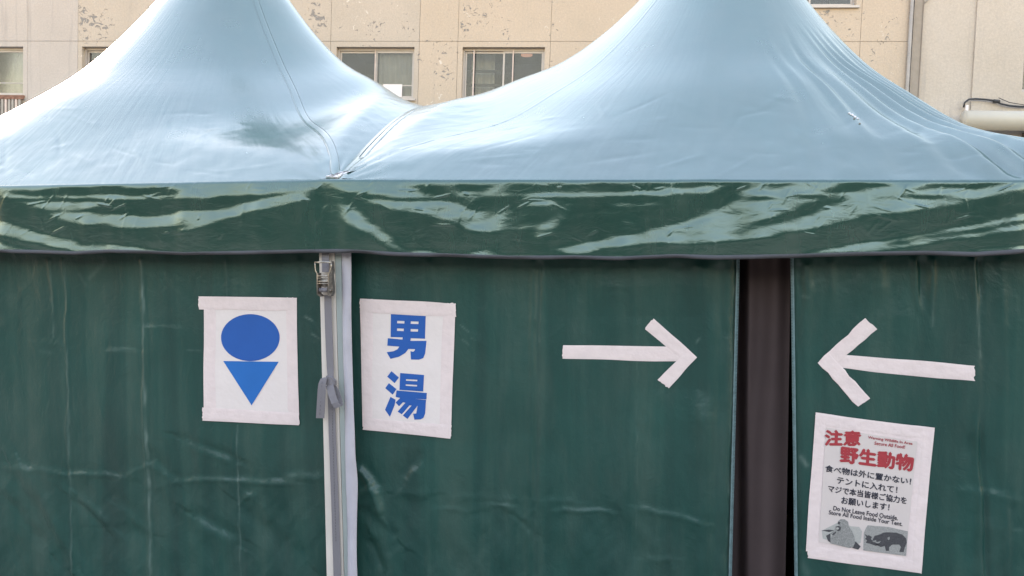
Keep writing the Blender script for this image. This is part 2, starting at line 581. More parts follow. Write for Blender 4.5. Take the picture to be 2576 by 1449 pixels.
# cover strip over the expansion joint, with a thin pipe
dc = MB()
dc.box(A(2296, 60), A(2316, 60), -.07, .02, -.1, 9.0)
dc.box(A(2294, 60), A(2296, 60) - .002, -.085, .02, -.1, 9.0)
dc.box(A(2316, 60) + .002, A(2318, 60), -.085, .02, -.1, 9.0)
dc.build('joint_cover', M_DOWN, bld)
pa = A(2289, 60)
MB().tube([(pa, -.05, -.1), (pa, -.05, 4), (pa, -.05, 9)], .035, 12).build('drain_pipe', M_PIPE, bld, True)
br = MB()
br.tube([(A(2318, 20), -.05, B(14, 2318)), (A(2336, 20), -.06, B(-3, 2330))], .012, 8)
br.build('pipe_bracket', M_PIPE, bld, True)
# duct, cable and conduit at the wing
dz = B(311, 2500)
du = MB().tube([(A(2405, 300), -.32, dz), (A(2700, 300), -.32, dz), (A(3400, 300), -.32, dz)], .185, 24)
du.build('duct', M_DUCT, bld, True)
for x in (2568, 2760):
    dk = MB()
    dk.box(A(x, 300), A(x, 300) + .08, -.30, .02, dz - .30, dz - .188)
    dk.tube([(A(x, 300) + .04, -.06, dz - .2), (A(x, 300) + .04, -.5, dz - .2)], .02, 8)
    dk.build('duct_bracket', M_STEELD, bld)
MB().tube([(A(2424, 280), -.12, B(268, 2424)), (A(2424, 280), -.12, B(330, 2424))], .03, 12).build('conduit', M_COND, bld, True)
cab = []
for x, y in [(2424, 270), (2427, 258), (2437, 250), (2452, 248.5), (2478, 250), (2500, 253), (2518, 261), (2540, 266), (2565, 268), (2600, 268), (2700, 262)]:
    a, b = bpx(x, y, -.12)
    cab.append((a, -.12, b))
cc = bpy.data.curves.new('cable', 'CURVE')
MB().tube(cab, .018, 8).build('cable', M_CABLE, bld, True)
a, b = bpx(2506, 254, -.12)
cl = MB().tube([(a - .05, -.12, b), (a + .06, -.12, b - .01)], .034, 8)
cl.tube([bpx(2512, 246, -.13)[0:1] + (-.13,) + bpx(2512, 246, -.13)[1:], bpx(2540, 258, -.13)[0:1] + (-.13,) + bpx(2540, 258, -.13)[1:], bpx(2590, 266, -.13)[0:1] + (-.13,) + bpx(2590, 266, -.13)[1:]], .007, 6)
cl.build('cable_clip', M_CABLE, bld, True)

def curtain_mesh(a0, a1, b0, b1, y, amp=.035, per=.16, seed=0):
    xs = np.linspace(a0, a1, 60)
    zs = np.linspace(b0, b1, 8)
    X, Z = np.meshgrid(xs, zs)
    ph = X / per * 2 * np.pi + 1.3 * vnoise(X * 4, Z * .6, seed)
    Yv = y + amp * np.sin(ph) * (.6 + .4 * vnoise(X * 3, Z, seed + 4))
    return grid_mesh('curtain', np.stack([X, Yv, Z], -1))

def window(w, style, yo=.11):
    a0, a1, b0, b1 = w
    fb = MB()
    t, d0, d1 = .035, yo, yo + .07
    fb.box(a0, a0 + t, d0, d1, b0, b1).box(a1 - t, a1, d0, d1, b0, b1)
    fb.box(a0 + t, a1 - t, d0, d1, b0, b0 + t * 1.3).box(a0 + t, a1 - t, d0, d1, b1 - t * 1.5, b1)
    root = fb.build('window', M_FRAME, bld)
    mid = (a0 + a1) / 2
    i0, i1, j0, j1 = a0 + t, a1 - t, b0 + t * 1.3, b1 - t * 1.5
    for k, (s0, s1, y) in enumerate(((i0 + .002, mid + .02, yo + .042), (mid - .02, i1 - .002, yo + .018))):
        sb = MB()
        sw = .035
        sb.box(s0, s0 + sw, y, y + .02, j0 + .002, j1 - .002).box(s1 - sw, s1, y, y + .02, j0 + .002, j1 - .002)
        sb.box(s0 + sw, s1 - sw, y, y + .02, j0 + .002, j0 + sw).box(s0 + sw, s1 - sw, y, y + .02, j1 - sw - .01, j1 - .002)
        if style in ('curtain', 'left') and k == 1 or style == 'left':
            zz = j0 + (j1 - j0) * .26
            sb.box(s0 + sw, s1 - sw, y, y + .02, zz - .011, zz + .011)
        sb.build('sash', M_FRAME, root)
        g_ = MB().box(s0 + sw - .004, s1 - sw + .004, y + .007, y + .013, j0 + sw - .004, j1 - sw + .004)
        g_.build('pane', M_GLASS, root)
    # dim room behind
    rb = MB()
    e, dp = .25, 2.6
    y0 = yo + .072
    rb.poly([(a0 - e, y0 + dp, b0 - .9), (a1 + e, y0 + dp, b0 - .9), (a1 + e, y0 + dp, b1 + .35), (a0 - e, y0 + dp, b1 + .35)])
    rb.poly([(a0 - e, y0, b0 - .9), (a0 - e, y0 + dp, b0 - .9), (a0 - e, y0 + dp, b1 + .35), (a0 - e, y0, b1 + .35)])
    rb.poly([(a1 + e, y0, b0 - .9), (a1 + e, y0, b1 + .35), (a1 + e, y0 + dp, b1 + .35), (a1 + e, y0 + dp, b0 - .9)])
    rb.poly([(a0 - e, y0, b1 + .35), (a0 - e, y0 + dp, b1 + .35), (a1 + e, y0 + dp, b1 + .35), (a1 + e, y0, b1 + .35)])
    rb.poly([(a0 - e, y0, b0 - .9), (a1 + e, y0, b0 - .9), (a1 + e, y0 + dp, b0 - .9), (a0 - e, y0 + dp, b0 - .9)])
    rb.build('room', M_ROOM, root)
    # sill
    MB().box(a0 - .05, a1 + .05, -.05, yo - .002, b0 - .045, b0 - .002).build('sill', M_RUST if style in ('shelf', 'left') else M_FRAME, root)
    yc = yo + .16
    if style == 'left':
        link('curtain', curtain_mesh(a0 + .05, a1 - .02, b0, b1, yc, .03, .2, 3), M_CURT, root, True)
    if style == 'curtain':
        link('curtain', curtain_mesh(mid + .02, a1 - .02, b0, b1, yc, .035, .15, 7), M_CURT, root, True)
        z1 = b0 + (b1 - b0) * .30
        MB().box(mid + .16, mid + .58, yo + .002, yo + .012, b0 + .06, z1).build('paper_sheet', M_SHEET, root)
        MB().box(a0 + .05, mid, yc + .4, yc + .43, b0 + .62, b0 + .66).build('shelf', M_SHELF, root)
        MB().box(mid - .032, mid - .012, yo - .03, yo - .012, b0, b1 - .03).build('safety_bar', M_BAR, root)
    if style == 'shelf':
        for q in (.33, .60):
            MB().box(a0 + .06, mid - .03, yc + .03, yc + .16, b0 + (b1 - b0) * q, b0 + (b1 - b0) * q + .035).build('shelf', M_SHELF, root)
        link('curtain', curtain_mesh(a0 + .1, a0 + .62, b0, b1, yc + .3, .03, .17, 5), M_CURT, root, True)
        for q in (.135, .615):
            x = a0 + (a1 - a0) * q
            MB().box(x - .013, x + .013, yo - .04, yo - .012, b0, b1 - .04).build('safety_bar', M_BAR, root)
        MB().box(mid + .1, a1 - .1, yc + .02, yc + .06, b0 + .05, b0 + .31).build('paper_sheet', M_SHEET, root)
    return root
window(wins['w0'], 'left')
# weather-stained slatted ledge under the far left window
w0 = wins['w0']
MB().box(w0[0] - .06, w0[1] + .07, -.09, -.052, w0[2] - .10, w0[2] - .052).build('ledge', M_RUST, bld)
for k in range(22):
    x_ = w0[1] - .02 - k * .085
    MB().box(x_ - .024, x_ + .024, -.085, -.055, w0[2] - .46, w0[2] - .104).build('ledge_slat', M_BAR if k % 3 == 1 else M_PIPE, bld)
window(wins['w1'], 'plain')
window(wins['w2'], 'curtain')
window(wins['w3'], 'shelf')
window(wins['w4'], 'plain')
window(w5, 'plain', .02)
# lamp glowing on the ceiling inside the third window
la, lb = bpx(1622, 139, 1.0)
la, lb = bpx(1325, 140, 1.2)
lamp = thing('ceiling_lamp', 'small warm ceiling lamp glowing inside the window between the two tent peaks', 'lamp', (0, 0, 0))
P = BO + bu * la + bn * 1.2 + bv * lb
mb = MB()
pts = []
for k in range(24):
    t_ = 2 * math.pi * k / 24
    pts.append((P[0] + .13 * math.cos(t_), P[1] + .13 * math.sin(t_), P[2]))
mb.hexa(pts, [(x, y, z + .03) for x, y, z in pts])
mb.build('lamp_shade', M_LAMP, lamp)
mb = MB().tube([(P[0], P[1], P[2] + .031), (P[0], P[1], wins['w3'][3] + BO[2] + .33)], .012, 8)
mb.build('lamp_rod', M_FRAME, lamp)

# ------------------------------------------------------------------ the two peaked tents
EL = unp(845, 450, 0.0)
XG, E0 = EL[0], EL[2]
PAR = [1.3522, 0.4976, 2.7934, 6.4934, 0.1355, -0.0001, 1.0074, 0.1411, -0.0856, 0.905, 2.7602, 1.3871, 1.1454, 0.8663, 0.6256, 0.4288, 0.2004, 0.4128, 0.08]
HALF = PAR[0]
KN = np.array([0, .12, .25, .4, .55, .7, .85, 1.])
def smooth_interp(x, kx, ky):
    """monotone cubic"""
    d = np.diff(ky) / np.diff(kx)
    m = np.concatenate([[d[0]], 2 * d[1:] * d[:-1] / (d[1:] + d[:-1] - 1e-9), [d[-1]]])
    i = np.clip(np.searchsorted(kx, x) - 1, 0, len(kx) - 2)
    hh = kx[i + 1] - kx[i]
    t = (x - kx[i]) / hh
    return ((2 * t**3 - 3 * t**2 + 1) * ky[i] + (t**3 - 2 * t**2 + t) * hh * m[i] + (-2 * t**3 + 3 * t**2) * ky[i + 1] + (t**3 - t**2) * hh * m[i + 1])

CREASES = {}
for sd__, sd_seed in (('L', 5), ('R', 6)):
    rg_ = np.random.default_rng(sd_seed)
    CREASES[sd__] = [(rg_.uniform(-130, -50), rg_.uniform(.72, .985), rg_.normal(-.05 if sd__ == 'R' else .25, .30), rg_.uniform(.03, .13), rg_.uniform(.006, .012), rg_.choice([-1, 1]) * rg_.uniform(.0008, .0024)) for _ in range(46)]
def canopy_pts(side, rho, al):
    """rho, al broadcastable arrays -> points; al measured from +x, front is -pi/2"""
    p = PAR
    a = HALF
    dx, dy, hs = (p[4], p[5], p[6]) if side == 'L' else (p[7], p[8], p[9])
    cx = XG + (-a if side == 'L' else a)
    rho, al = np.broadcast_arrays(rho, al)
    n = 2.0 + (rho ** p[3]) * p[2] + 160 * rho ** 30
    c, s = np.cos(al), np.sin(al)
    k = (np.abs(c) ** n + np.abs(s) ** n) ** (1 / n)
    X, Yy = c / k, s / k
    gg = smooth_interp(rho, KN, np.array(list(p[10:17]) + [0.0])) * hs
    outer = p[17] if side == 'L' else p[18]
    Bx = np.where((X > 0) == (side == 'L'), p[1], outer)
    r = Bx * np.cos(np.clip(np.abs(Yy), 0, 1) * np.pi / 2) * np.clip(np.abs(X), 0, 1) ** 4 * rho ** 2
    z = E0 + gg + r
    wx = cx + a * rho * X + dx * (1 - rho)
    wy = a + a * rho * Yy + dy * (1 - rho)
    z = z + eave_tilt(side, wx)
    # wrinkles running down the front hips and short creases above the eave
    deg = np.degrees(al)
    def bell(x, c0, w):
        return np.exp(-((x - c0) / w) ** 2)
    if side == 'R':
        m = (bell(deg, -38, 13) + .7 * bell(deg, -58, 14)) * np.clip((rho - .42) / .25, 0, 1) * np.clip((1 - rho) / .03, 0, 1)
        wv = np.sin(np.radians(deg) * 78 + 3 * vnoise(deg * .12, rho * 4, 2)) * (.6 + .6 * vnoise(deg * .3, rho * 3, 8))
        z = z + .017 * m * wv
        m2 = bell(deg, -66, 12) * np.clip((rho - .6) / .2, 0, 1) * np.clip((1 - rho) / .03, 0, 1)
        z = z + .004 * m2 * np.sin(np.radians(deg) * 40 + 2 * vnoise(deg * .1, rho * 3, 4))
    else:
        m = bell(deg, -140, 14) * np.clip((rho - .5) / .25, 0, 1) * np.clip((1 - rho) / .03, 0, 1)
        wv = np.sin(np.radians(deg) * 55 + 3 * vnoise(deg * .12, rho * 4, 12)) * (.6 + .6 * vnoise(deg * .3, rho * 3, 18))
        z = z + .010 * m * wv
        e = np.clip((rho - .90) / .05, 0, 1) * np.clip((1 - rho) / .02, 0, 1) * bell(deg, -112, 9)
        z = z + .010 * e * np.sin(np.radians(deg + rho * 55) * 85)
    # puckers round the shared front corner and general slackness above the eave
    cor = np.exp(-((wx - XG) ** 2 + wy ** 2) / .16 ** 2)
    z = z + .003 * cor * np.sin(np.arctan2(wy + .02, np.abs(wx - XG)) * 22)
    sl_ = np.clip((rho - .72) / .2, 0, 1) * np.clip((1 - rho) / .04, 0, 1)
    z = z + sl_ * (.0014 * fbm(wx * 7, wy * 9, 31, 3) + .0010 * vnoise(wx * 24 + 6 * wy, wy * 30, 33))
    for u, v, sl, L_, w_, am in CREASES[side]:
        du, dv = (deg - u) * .03, (rho - v) * 1.35
        a_ = du * math.cos(sl) + dv * math.sin(sl)
        b_ = -du * math.sin(sl) + dv * math.cos(sl)
        z = z + am * np.exp(-(a_ / L_) ** 2 - (b_ / w_) ** 2)
    z = z + .0025 * vnoise(wx * 2.2, wy * 2.2 + z, 41) * np.clip(1.0 - rho, 0, .3) * 3
    return np.stack([wx, wy, z], -1)

def eave_tilt(side, wx):
    return -.021 * (wx - XG) if side == 'R' else -.002 * (wx - XG)

def eave_z(side, x):
    return E0 + eave_tilt(side, x)

# glossy skirt: the way each patch of cloth leans, traced once as a relief
LIGHT = []
DARK = []
def crop(pts, ox, k):
    return [(ox + x * k, 415.4 + y * k) for x, y in pts]
kl, km, kr = .3333, .34728, .3552
for pl in [
    [(0, 120), (2440, 110), (2400, 195), (2000, 225), (1650, 243), (1350, 250), (1390, 175), (1200, 172), (960, 180), (940, 160), (640, 165), (450, 172), (300, 190), (120, 190), (130, 240), (0, 215)],
    [(40, 228), (400, 242), (900, 225), (1650, 243), (1650, 258), (900, 256), (300, 256), (40, 244)],
    [(150, 278), (850, 288), (700, 345), (450, 352)],
    [(350, 360), (700, 360), (1000, 385), (1250, 385), (1450, 350), (1640, 350), (2000, 262), (2350, 200), (2300, 270), (1900, 370), (1640, 440), (1400, 520), (1350, 490), (1450, 450), (1200, 475), (930, 480), (800, 450), (650, 450), (450, 400)],
    [(-100, 390), (0, 420), (300, 500), (620, 580), (700, 640), (650, 655), (300, 600), (0, 510), (-100, 480)],
    [(-100, 550), (0, 575), (250, 640), (240, 655), (-100, 655)],
    [(640, 600), (760, 588), (900, 600), (1290, 655), (1000, 668), (700, 655)],
]:
    LIGHT.append(crop(pl, 0, kl))
for pl in [
    [(20, 100), (330, 100), (2600, 100), (2600, 130), (1950, 138), (1330, 140), (900, 137), (680, 160), (850, 245), (560, 235), (200, 190)],
    [(980, 200), (1130, 222), (1600, 210), (2200, 205), (2500, 190), (2600, 150), (2600, 225), (1680, 237), (1430, 222), (1050, 240)],
    [(1320, 140), (1380, 150), (1240, 225), (1100, 280), (1070, 272), (1200, 210)],
    [(940, 140), (1010, 150), (1050, 190), (1180, 195), (1120, 215), (980, 205)],
    [(380, 260), (700, 265), (1000, 275), (1150, 345), (1280, 320), (1270, 345), (1160, 395), (1240, 395), (1430, 312), (1280, 450), (1530, 335), (1310, 475), (1480, 430), (1600, 425), (1500, 468), (1150, 482), (1000, 420), (800, 360), (550, 320)],
    [(1450, 290), (1600, 258), (1720, 270), (1700, 290)],
    [(1580, 520), (1650, 440), (1800, 330), (1880, 280), (1740, 420), (1640, 510)],
    [(90, 190), (180, 270), (160, 275)],
    [(150, 275), (260, 310), (480, 470), (640, 610), (620, 632), (590, 625), (400, 500), (230, 420)],
    [(115, 615), (150, 560), (180, 450), (165, 570)],
    [(640, 630), (760, 603), (900, 640), (1100, 650), (1180, 610), (1250, 612), (1260, 650), (1700, 670), (1400, 674), (1000, 662), (640, 640)],
    [(2600, 440), (2000, 560), (1860, 590), (1700, 608), (1780, 622), (1800, 655), (1880, 650), (2100, 605), (2600, 545)],
    [(1950, 668), (2350, 664), (2340, 680), (1960, 680)],
    [(2130, 285), (2330, 290), (2500, 275), (2400, 300), (2150, 300)],
]:
    LIGHT.append(crop(pl, 798.75, km))
for pl in [
    [(-20, 80), (2600, 72), (2600, 150), (2400, 215), (2200, 240), (1900, 260), (1700, 350), (1500, 350), (1200, 430), (850, 490), (600, 535), (120, 572), (-20, 545), (-20, 465), (170, 410), (400, 318), (550, 240), (620, 150), (630, 112), (-20, 118)],
    [(-20, 160), (100, 180), (200, 165), (440, 150), (350, 205), (-20, 212)],
    [(1750, 320), (1800, 265), (2200, 250), (2100, 275), (1900, 312)],
    [(2600, 340), (1700, 520), (1200, 588), (980, 632), (1100, 634), (1350, 610), (2600, 385)],
    [(2600, 415), (1750, 548), (1350, 612), (1500, 618), (2100, 522), (2600, 450)],
    [(2200, 600), (2600, 560), (2600, 600), (2300, 615)],
    [(50, 645), (300, 655), (570, 632), (400, 660), (100, 662)],
    [(560, 460), (690, 400), (700, 420), (600, 470)],
]:
    LIGHT.append(crop(pl, 1661.4, kr))
for pl in [
    [(540, 495), (700, 395), (900, 330), (1130, 250), (1300, 215), (1320, 235), (1130, 330), (900, 385), (700, 430)],
    [(1150, 205), (1250, 135), (1350, 112), (1450, 118), (1400, 185), (1250, 205)],
    [(1410, 190), (1450, 130), (1640, 120), (1600, 155)],
    [(730, 110), (780, 150), (985, 115), (830, 180), (780, 190)],
    [(1740, 195), (1850, 130), (2000, 135), (2480, 118), (2450, 140), (2200, 180), (1950, 165)],
    [(1690, 225), (1750, 208), (2050, 225), (1800, 245)],
    [(560, 262), (640, 215), (830, 240), (700, 255)],
    [(420, 335), (600, 320), (520, 350)],
    [(940, 235), (980, 212), (1240, 215), (1100, 250)],
    [(1050, 135), (1170, 120), (1100, 145)],
]:
    DARK.append(crop(pl, 1661.4, kr))

def seg_dist(px, py, x0, y0, x1, y1):
    dx, dy = x1 - x0, y1 - y0
    L2 = dx * dx + dy * dy
    t = np.clip(((px - x0) * dx + (py - y0) * dy) / L2, 0, 1)
    d = np.hypot(px - x0 - t * dx, py - y0 - t * dy)
    sgn = np.sign((px - x0) * dy - (py - y0) * dx)
    return d, d * sgn, t
def inside(px, py, poly):
    r = np.zeros(px.shape, bool)
    n = len(poly)
    x0, y0 = poly[-1]
    for x1, y1 in poly:
        if y0 != y1:
            c = ((y1 > py) != (y0 > py)) & (px < (x0 - x1) * (py - y1) / (y0 - y1) + x1)
            r ^= c
        x0, y0 = x1, y1
    return r

def blur(a, n, ax):
    k = np.ones(2 * n + 1) / (2 * n + 1)
    pad = [(0, 0), (0, 0)]
    pad[ax] = (n, n)
    b = np.pad(a, pad, mode='edge')
    return np.apply_along_axis(lambda v: np.convolve(v, k, 'valid'), ax, b)

VALY = 0.0
def skirt_bottom_px(x):
    return np.interp(x, [-1500, -60, 0, 90, 200, 280, 380, 470, 600, 845, 900, 1000, 1120, 1290, 1450, 1560, 1700, 1800, 2000, 2150, 2330, 2450, 2576, 3200],
                     [632, 633, 633, 634, 638, 633, 636, 640, 637, 632, 634, 640, 643, 649, 648, 651, 645, 648, 645, 640, 637, 640, 632, 630])

def make_skirts(x0, x1):
    W = int((x1 - x0) / .0032)
    S = 150
    xs = np.linspace(x0, x1, W)
    js = int(np.argmin(np.abs(xs - XG)))
    xs = xs + (XG - xs[js]) * np.clip(1 - np.abs(xs - XG) / .2, 0, 1)
    ss = np.linspace(0, 1, S)
    X, SS = np.meshgrid(xs, ss)
    zt = np.where(xs < XG, eave_z('L', xs), eave_z('R', xs))
    pxs, _ = proj(np.stack([xs, np.full(W, VALY), zt], -1))
    zb = np.array([unp(p, skirt_bottom_px(p) - 3, VALY)[2] if -1200 < p < 3100 else unp(0, 634, VALY)[2] for p in pxs])
    Z = zt[None, :] * (1 - SS) + zb[None, :] * SS
    PX, PY = proj(np.stack([X, np.full_like(X, VALY), Z], -1))
    # ragged edges
    jx = 7 * fbm(PX * .035, PY * .05, 3, 4) + 2.2 * vnoise(PX * .25, PY * .25, 8)
    jy = 3.2 * fbm(PX * .03, PY * .06, 23, 4) + 1.2 * vnoise(PX * .22, PY * .25, 18)
    QX, QY = PX + jx, PY + jy
    T = np.zeros_like(X)
    for p in LIGHT:
        T[inside(QX, QY, p)] = 1
    for p in DARK:
        T[inside(QX, QY, p)] = 0
    off = (PX < -60) | (PX > 2640)
    T[off] = (fbm(PX[off] * .006, PY[off] * .03, 5) > .25)
    T = T * np.clip(.82 + .30 * fbm(PX * .03, PY * .07, 91, 3), .35, 1.15)
    T = blur(blur(T, 3, 0), 3, 1)
    T = blur(blur(T, 1, 0), 1, 1)
    LT = .34
    tilt = T * LT - .035 + .035 * fbm(PX * .02, PY * .05, 55, 3) * (1 - T * .5)
    dl = (zt - zb) / (S - 1)
    hgt = np.cumsum(tilt * dl[None, :], 0)
    hgt = blur(blur(hgt, 7, 1), 6, 1)
    mean = hgt[-1]
    drift = blur(mean[None, :], 40, 1)[0]
    hgt = hgt - (drift * .6)[None, :] * SS ** 1.4
    nose = np.sqrt(np.clip(1 - (1 - np.clip(SS / .05, 0, 1)) ** 2, 0, 1)) * .012       # rolls over the eave bar
    Y = VALY - nose - hgt - .004
    # stitch puckers
    # short sharp creases, thickest in the upper half
    rg = np.random.default_rng(21)
    for k in range(170):
        u, v = rg.uniform(-150, 2700), rg.beta(1.3, 2.2)
        an = rg.normal(math.radians(68), .35) if rg.random() < .7 else rg.uniform(-.5, .5)
        L_ = rg.uniform(8, 34)
        yc = PY[int(v * (S - 1)), int(np.argmin(np.abs(pxs - u)))]
        c0, c1 = np.searchsorted(pxs, [u - 50, u + 50])
        d, sg, t = seg_dist(PX[:, c0:c1], PY[:, c0:c1], u - L_ * math.cos(an), yc + L_ * math.sin(an), u + L_ * math.cos(an), yc - L_ * math.sin(an))
        w_ = rg.uniform(1.6, 3.4)
        Y[:, c0:c1] -= rg.uniform(.0004, .0014) * np.exp(-(d / w_) ** 2) * np.clip(np.minimum(t, 1 - t) / .3, .0, 1) * np.clip(SS[:, c0:c1] / .06, 0, 1)
    P = np.stack([X, Y, Z], -1)
    P[0, :, 1] = 0.0
    for par, sl_ in ((tentL, slice(0, js + 1)), (tentR, slice(js, W))):
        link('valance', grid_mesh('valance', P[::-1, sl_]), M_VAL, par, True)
    # bound lower edge, rolled slightly under
    rows = []
    q = P[-1]
    wob = vnoise(xs * 9, xs * 0, 90)
    for (dy, dz_) in ((-.001, .004), (-.0028, .001), (-.0024, -.004), (.001, -.0085), (.005, -.0095)):
        r = q.copy()
        r[:, 1] += dy + .004 * wob * (dz_ < 0)
        r[:, 2] += dz_ + .002 * wob * (dz_ < 0)
        rows.append(r)
    for par, sl_ in ((tentL, slice(0, js + 1)), (tentR, slice(js, W))):
        link('hem', grid_mesh('hem', np.array(rows)[::-1, sl_]), M_HEM, par, True)

def strip_on(side, path, w, lift, name, parent, stitch=True):
    """cloth band on the canopy along path of (rho, al), width w"""
    c = canopy_pts(side, np.array([p[0] for p in path]), np.array([p[1] for p in path]))
    eps = 1e-3
    ca = canopy_pts(side, np.array([p[0] for p in path]), np.array([p[1] + eps for p in path]))
    cr = canopy_pts(side, np.array([max(p[0] - eps, .01) for p in path]), np.array([p[1] for p in path]))
    nrm = np.cross(ca - c, cr - c)
    nrm /= np.linalg.norm(nrm, axis=1)[:, None]
    nrm *= np.sign(nrm[:, 2])[:, None]
    t = np.gradient(c, axis=0)
    t /= np.linalg.norm(t, axis=1)[:, None]
    s = np.cross(t, nrm)
    rows = []
    for q, l in ((-1, 0), (-.97, lift), (-.4, lift * 1.3), (.4, lift * 1.3), (.97, lift), (1, 0)):
        rows.append(c + s * (w / 2 * q) + nrm * l)
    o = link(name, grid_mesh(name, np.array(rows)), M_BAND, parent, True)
    if stitch:
        for q in (-.93, .93):
            pts = c + s * (w / 2 * q) + nrm * (lift * 1.15)
            MB().tube(pts.tolist(), .0004, 5).build('stitching', M_STITCH, o, True)
    return o

def make_tent(side, label):
    root = thing('peaked_tent', label, 'tent', (0, 0, 0), 'peaked tents side by side')
    rho = np.concatenate([np.linspace(.03, .6, 70), np.linspace(.606, 1, 110)])[:, None]
    NA = 900
    al = np.linspace(0, 2 * np.pi, NA + 1)[None, :] - np.pi
    al = al + .0                                        # seam at the left face
    P = canopy_pts(side, rho, al)
    uv = np.stack(np.broadcast_arrays(al / (2 * np.pi) + .5, rho), -1)
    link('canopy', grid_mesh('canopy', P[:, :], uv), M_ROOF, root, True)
    return root

tentL = make_tent('L', 'left peaked green tent whose wall carries the circle-over-triangle sheet')
tentR = make_tent('R', 'right peaked green tent with the unzipped doorway between two white arrows')
XL, XR = XG - 2 * HALF, XG + 2 * HALF
_rr, _aa = np.meshgrid(np.linspace(.2, 1, 200), np.radians(np.linspace(-135, 0, 500)), indexing='ij')
_PP = canopy_pts('R', _rr, _aa)
_px, _py = proj(_PP)
_nn = np.cross(np.gradient(_PP, axis=1), np.gradient(_PP, axis=0))
_nn /= np.linalg.norm(_nn, axis=-1, keepdims=True)
_nn *= np.sign(_nn[..., 2:3])
for k, (x, y, r_) in enumerate([(2136, 286, .004), (2144, 290, .006), (2151, 294, .005), (2158, 300, .004), (2148, 299, .003), (2163, 312, .003)]):
    q = np.unravel_index((np.hypot(_px - x, _py - y)).argmin(), _px.shape)
    c, n_ = Vector(_PP[q]), Vector(_nn[q])
    t1 = n_.orthogonal().normalized()
    t2 = n_.cross(t1)
    ring = [c + n_ * .0015 + (t1 * math.cos(a) + t2 * math.sin(a)) * r_ * (1 + .35 * math.sin(3 * a + k)) for a in np.linspace(0, 2 * math.pi, 13)[:-1]]
    mb = MB()
    b0 = [c + n_ * .0004 + (p - c) * 1.15 - n_ * .0015 for p in ring]
    mb.hexa([c + n_ * .0022 + (p - c) * .8 for p in ring], b0)
    mb.build('bird_dropping', M_SHEET if k < 4 else M_STEELD, tentR)
make_skirts(XL, XR)
hipL = [(r, math.radians(-45 + 8 * math.sin(math.pi * r))) for r in np.linspace(.995, .12, 60)]
strip_on('L', hipL, .036, .0010, 'hip_seam', tentL)
hipR = [(r, math.radians(-135)) for r in np.linspace(.985, .12, 60)]
strip_on('R', hipR, .020, .0002, 'hip_seam', tentR, False)
# band along the gutter where the cloth of the two tents meets
gut = []
for t_ in np.linspace(.09, .93, 50):
    yy = -1 + t_ * 1.0                                   # local y from -1 (front) to 0 (middle)
    gut.append((.975, math.atan2(yy, -1.0)))
strip_on('R', gut, .036, .0009, 'gutter_band', tentR)

def prism_px(mb, top, bot, yf, yb, zlow=True):
    """post whose front face spans pixel x-range top=(x0,x1,y) to bot=(x0,x1,y); continued to the ground"""
    a0, a1 = unp(top[0], top[2], yf), unp(top[1], top[2], yf)
    b0, b1 = unp(bot[0], bot[2], yf), unp(bot[1], bot[2], yf)
    if zlow:
        k0, k1 = a0[2] / (a0[2] - b0[2]), a1[2] / (a1[2] - b1[2])
        b0, b1 = a0 + (b0 - a0) * k0, a1 + (b1 - a1) * k1
    fr = [a0, b0, b1, a1]
    mb.hexa(fr, [(p[0], yb, p[2]) for p in fr])
    return mb

TOPY = 600
def ext(x0, x1, y0=643, y1=1449):
    """extrapolate a pixel edge up to TOPY"""
    return x0 + (x1 - x0) * (TOPY - y0) / (y1 - y0)
leg = MB()
prism_px(leg, (ext(803, 822), ext(829, 846), TOPY), (822, 846, 1449), .022, .05)
prism_px(leg, (ext(830, 847), ext(841, 864), TOPY), (847.5, 864, 1449), .026, .05)
leg.build('leg', M_CREAM, tentL)
leg = MB()
prism_px(leg, (ext(843, 866), ext(858.5, 876), TOPY), (866.5, 876, 1449), .030, .055)
leg.build('leg', M_ALU, tentR)
# white webbing edge of the right tent's wall: slightly wavy
zz = np.linspace(0, 1.86, 120)
rows = []
for q in (0, .04, .35, .39, .96, 1):
    r = []
    for z in zz:
        y = 645 + (1.757 - z) / 1.206 * 804
        w0 = 859.5 + (876 - 859.5) * (y - 643) / 806
        w1 = 881.5 + (902 - 881.5) * (y - 643) / 806 + 2.2 * math.sin(y * .012) + 1.8 * math.exp(-((y - 1215) / 45) ** 2) - 1.5 * math.exp(-((y - 1150) / 40) ** 2)
        x = unp(w0 + (w1 - w0) * q, y, .03)
        r.append((x[0], .028 - (.004 if .03 < q < .97 else 0) - (.002 if q in (.35, .39) else 0) + .003 * math.sin(y * .02 + q * 2), z))
    rows.append(r)
link('wall_edging', grid_mesh('wall_edging', np.array(rows)[:, ::-1]), M_WEB, tentR, True)

# small bare corner plate showing where the two roofs part
cp = [unp(x, y, .0) for x, y in ((818, 451), (846, 436), (870, 434.5), (847, 453))]
off = [.012, .055, .055, .012]
pl = MB()
pq = [(p[0], -.008 + o, p[2] + .012) for p, o in zip(cp, off)]
pl.hexa(pq, [(x, y + .004, z - .006) for x, y, z in pq])
plate = pl.build('corner_plate', M_COND, tentR)
def lerp3(a, b, t):
    return tuple(a[i] + (b[i] - a[i]) * t for i in range(3))
lp = MB()
for (s0, t0, s1, t1) in ((0, .4, .9, .9), (0.3, 0, .5, 1), (.55, 0, .5, 1), (0, .75, .8, .2), (1, .3, .5, 1)):
    pa_ = lerp3(lerp3(pq[0], pq[3], s0), lerp3(pq[1], pq[2], s0), t0)
    pb_ = lerp3(lerp3(pq[0], pq[3], s1), lerp3(pq[1], pq[2], s1), t1)
    lp.tube([(pa_[0], pa_[1] - .001, pa_[2] + .001), (pb_[0], pb_[1] - .001, pb_[2] + .001)], .0008, 5)
lp.build('lacing', M_STEELD, plate)

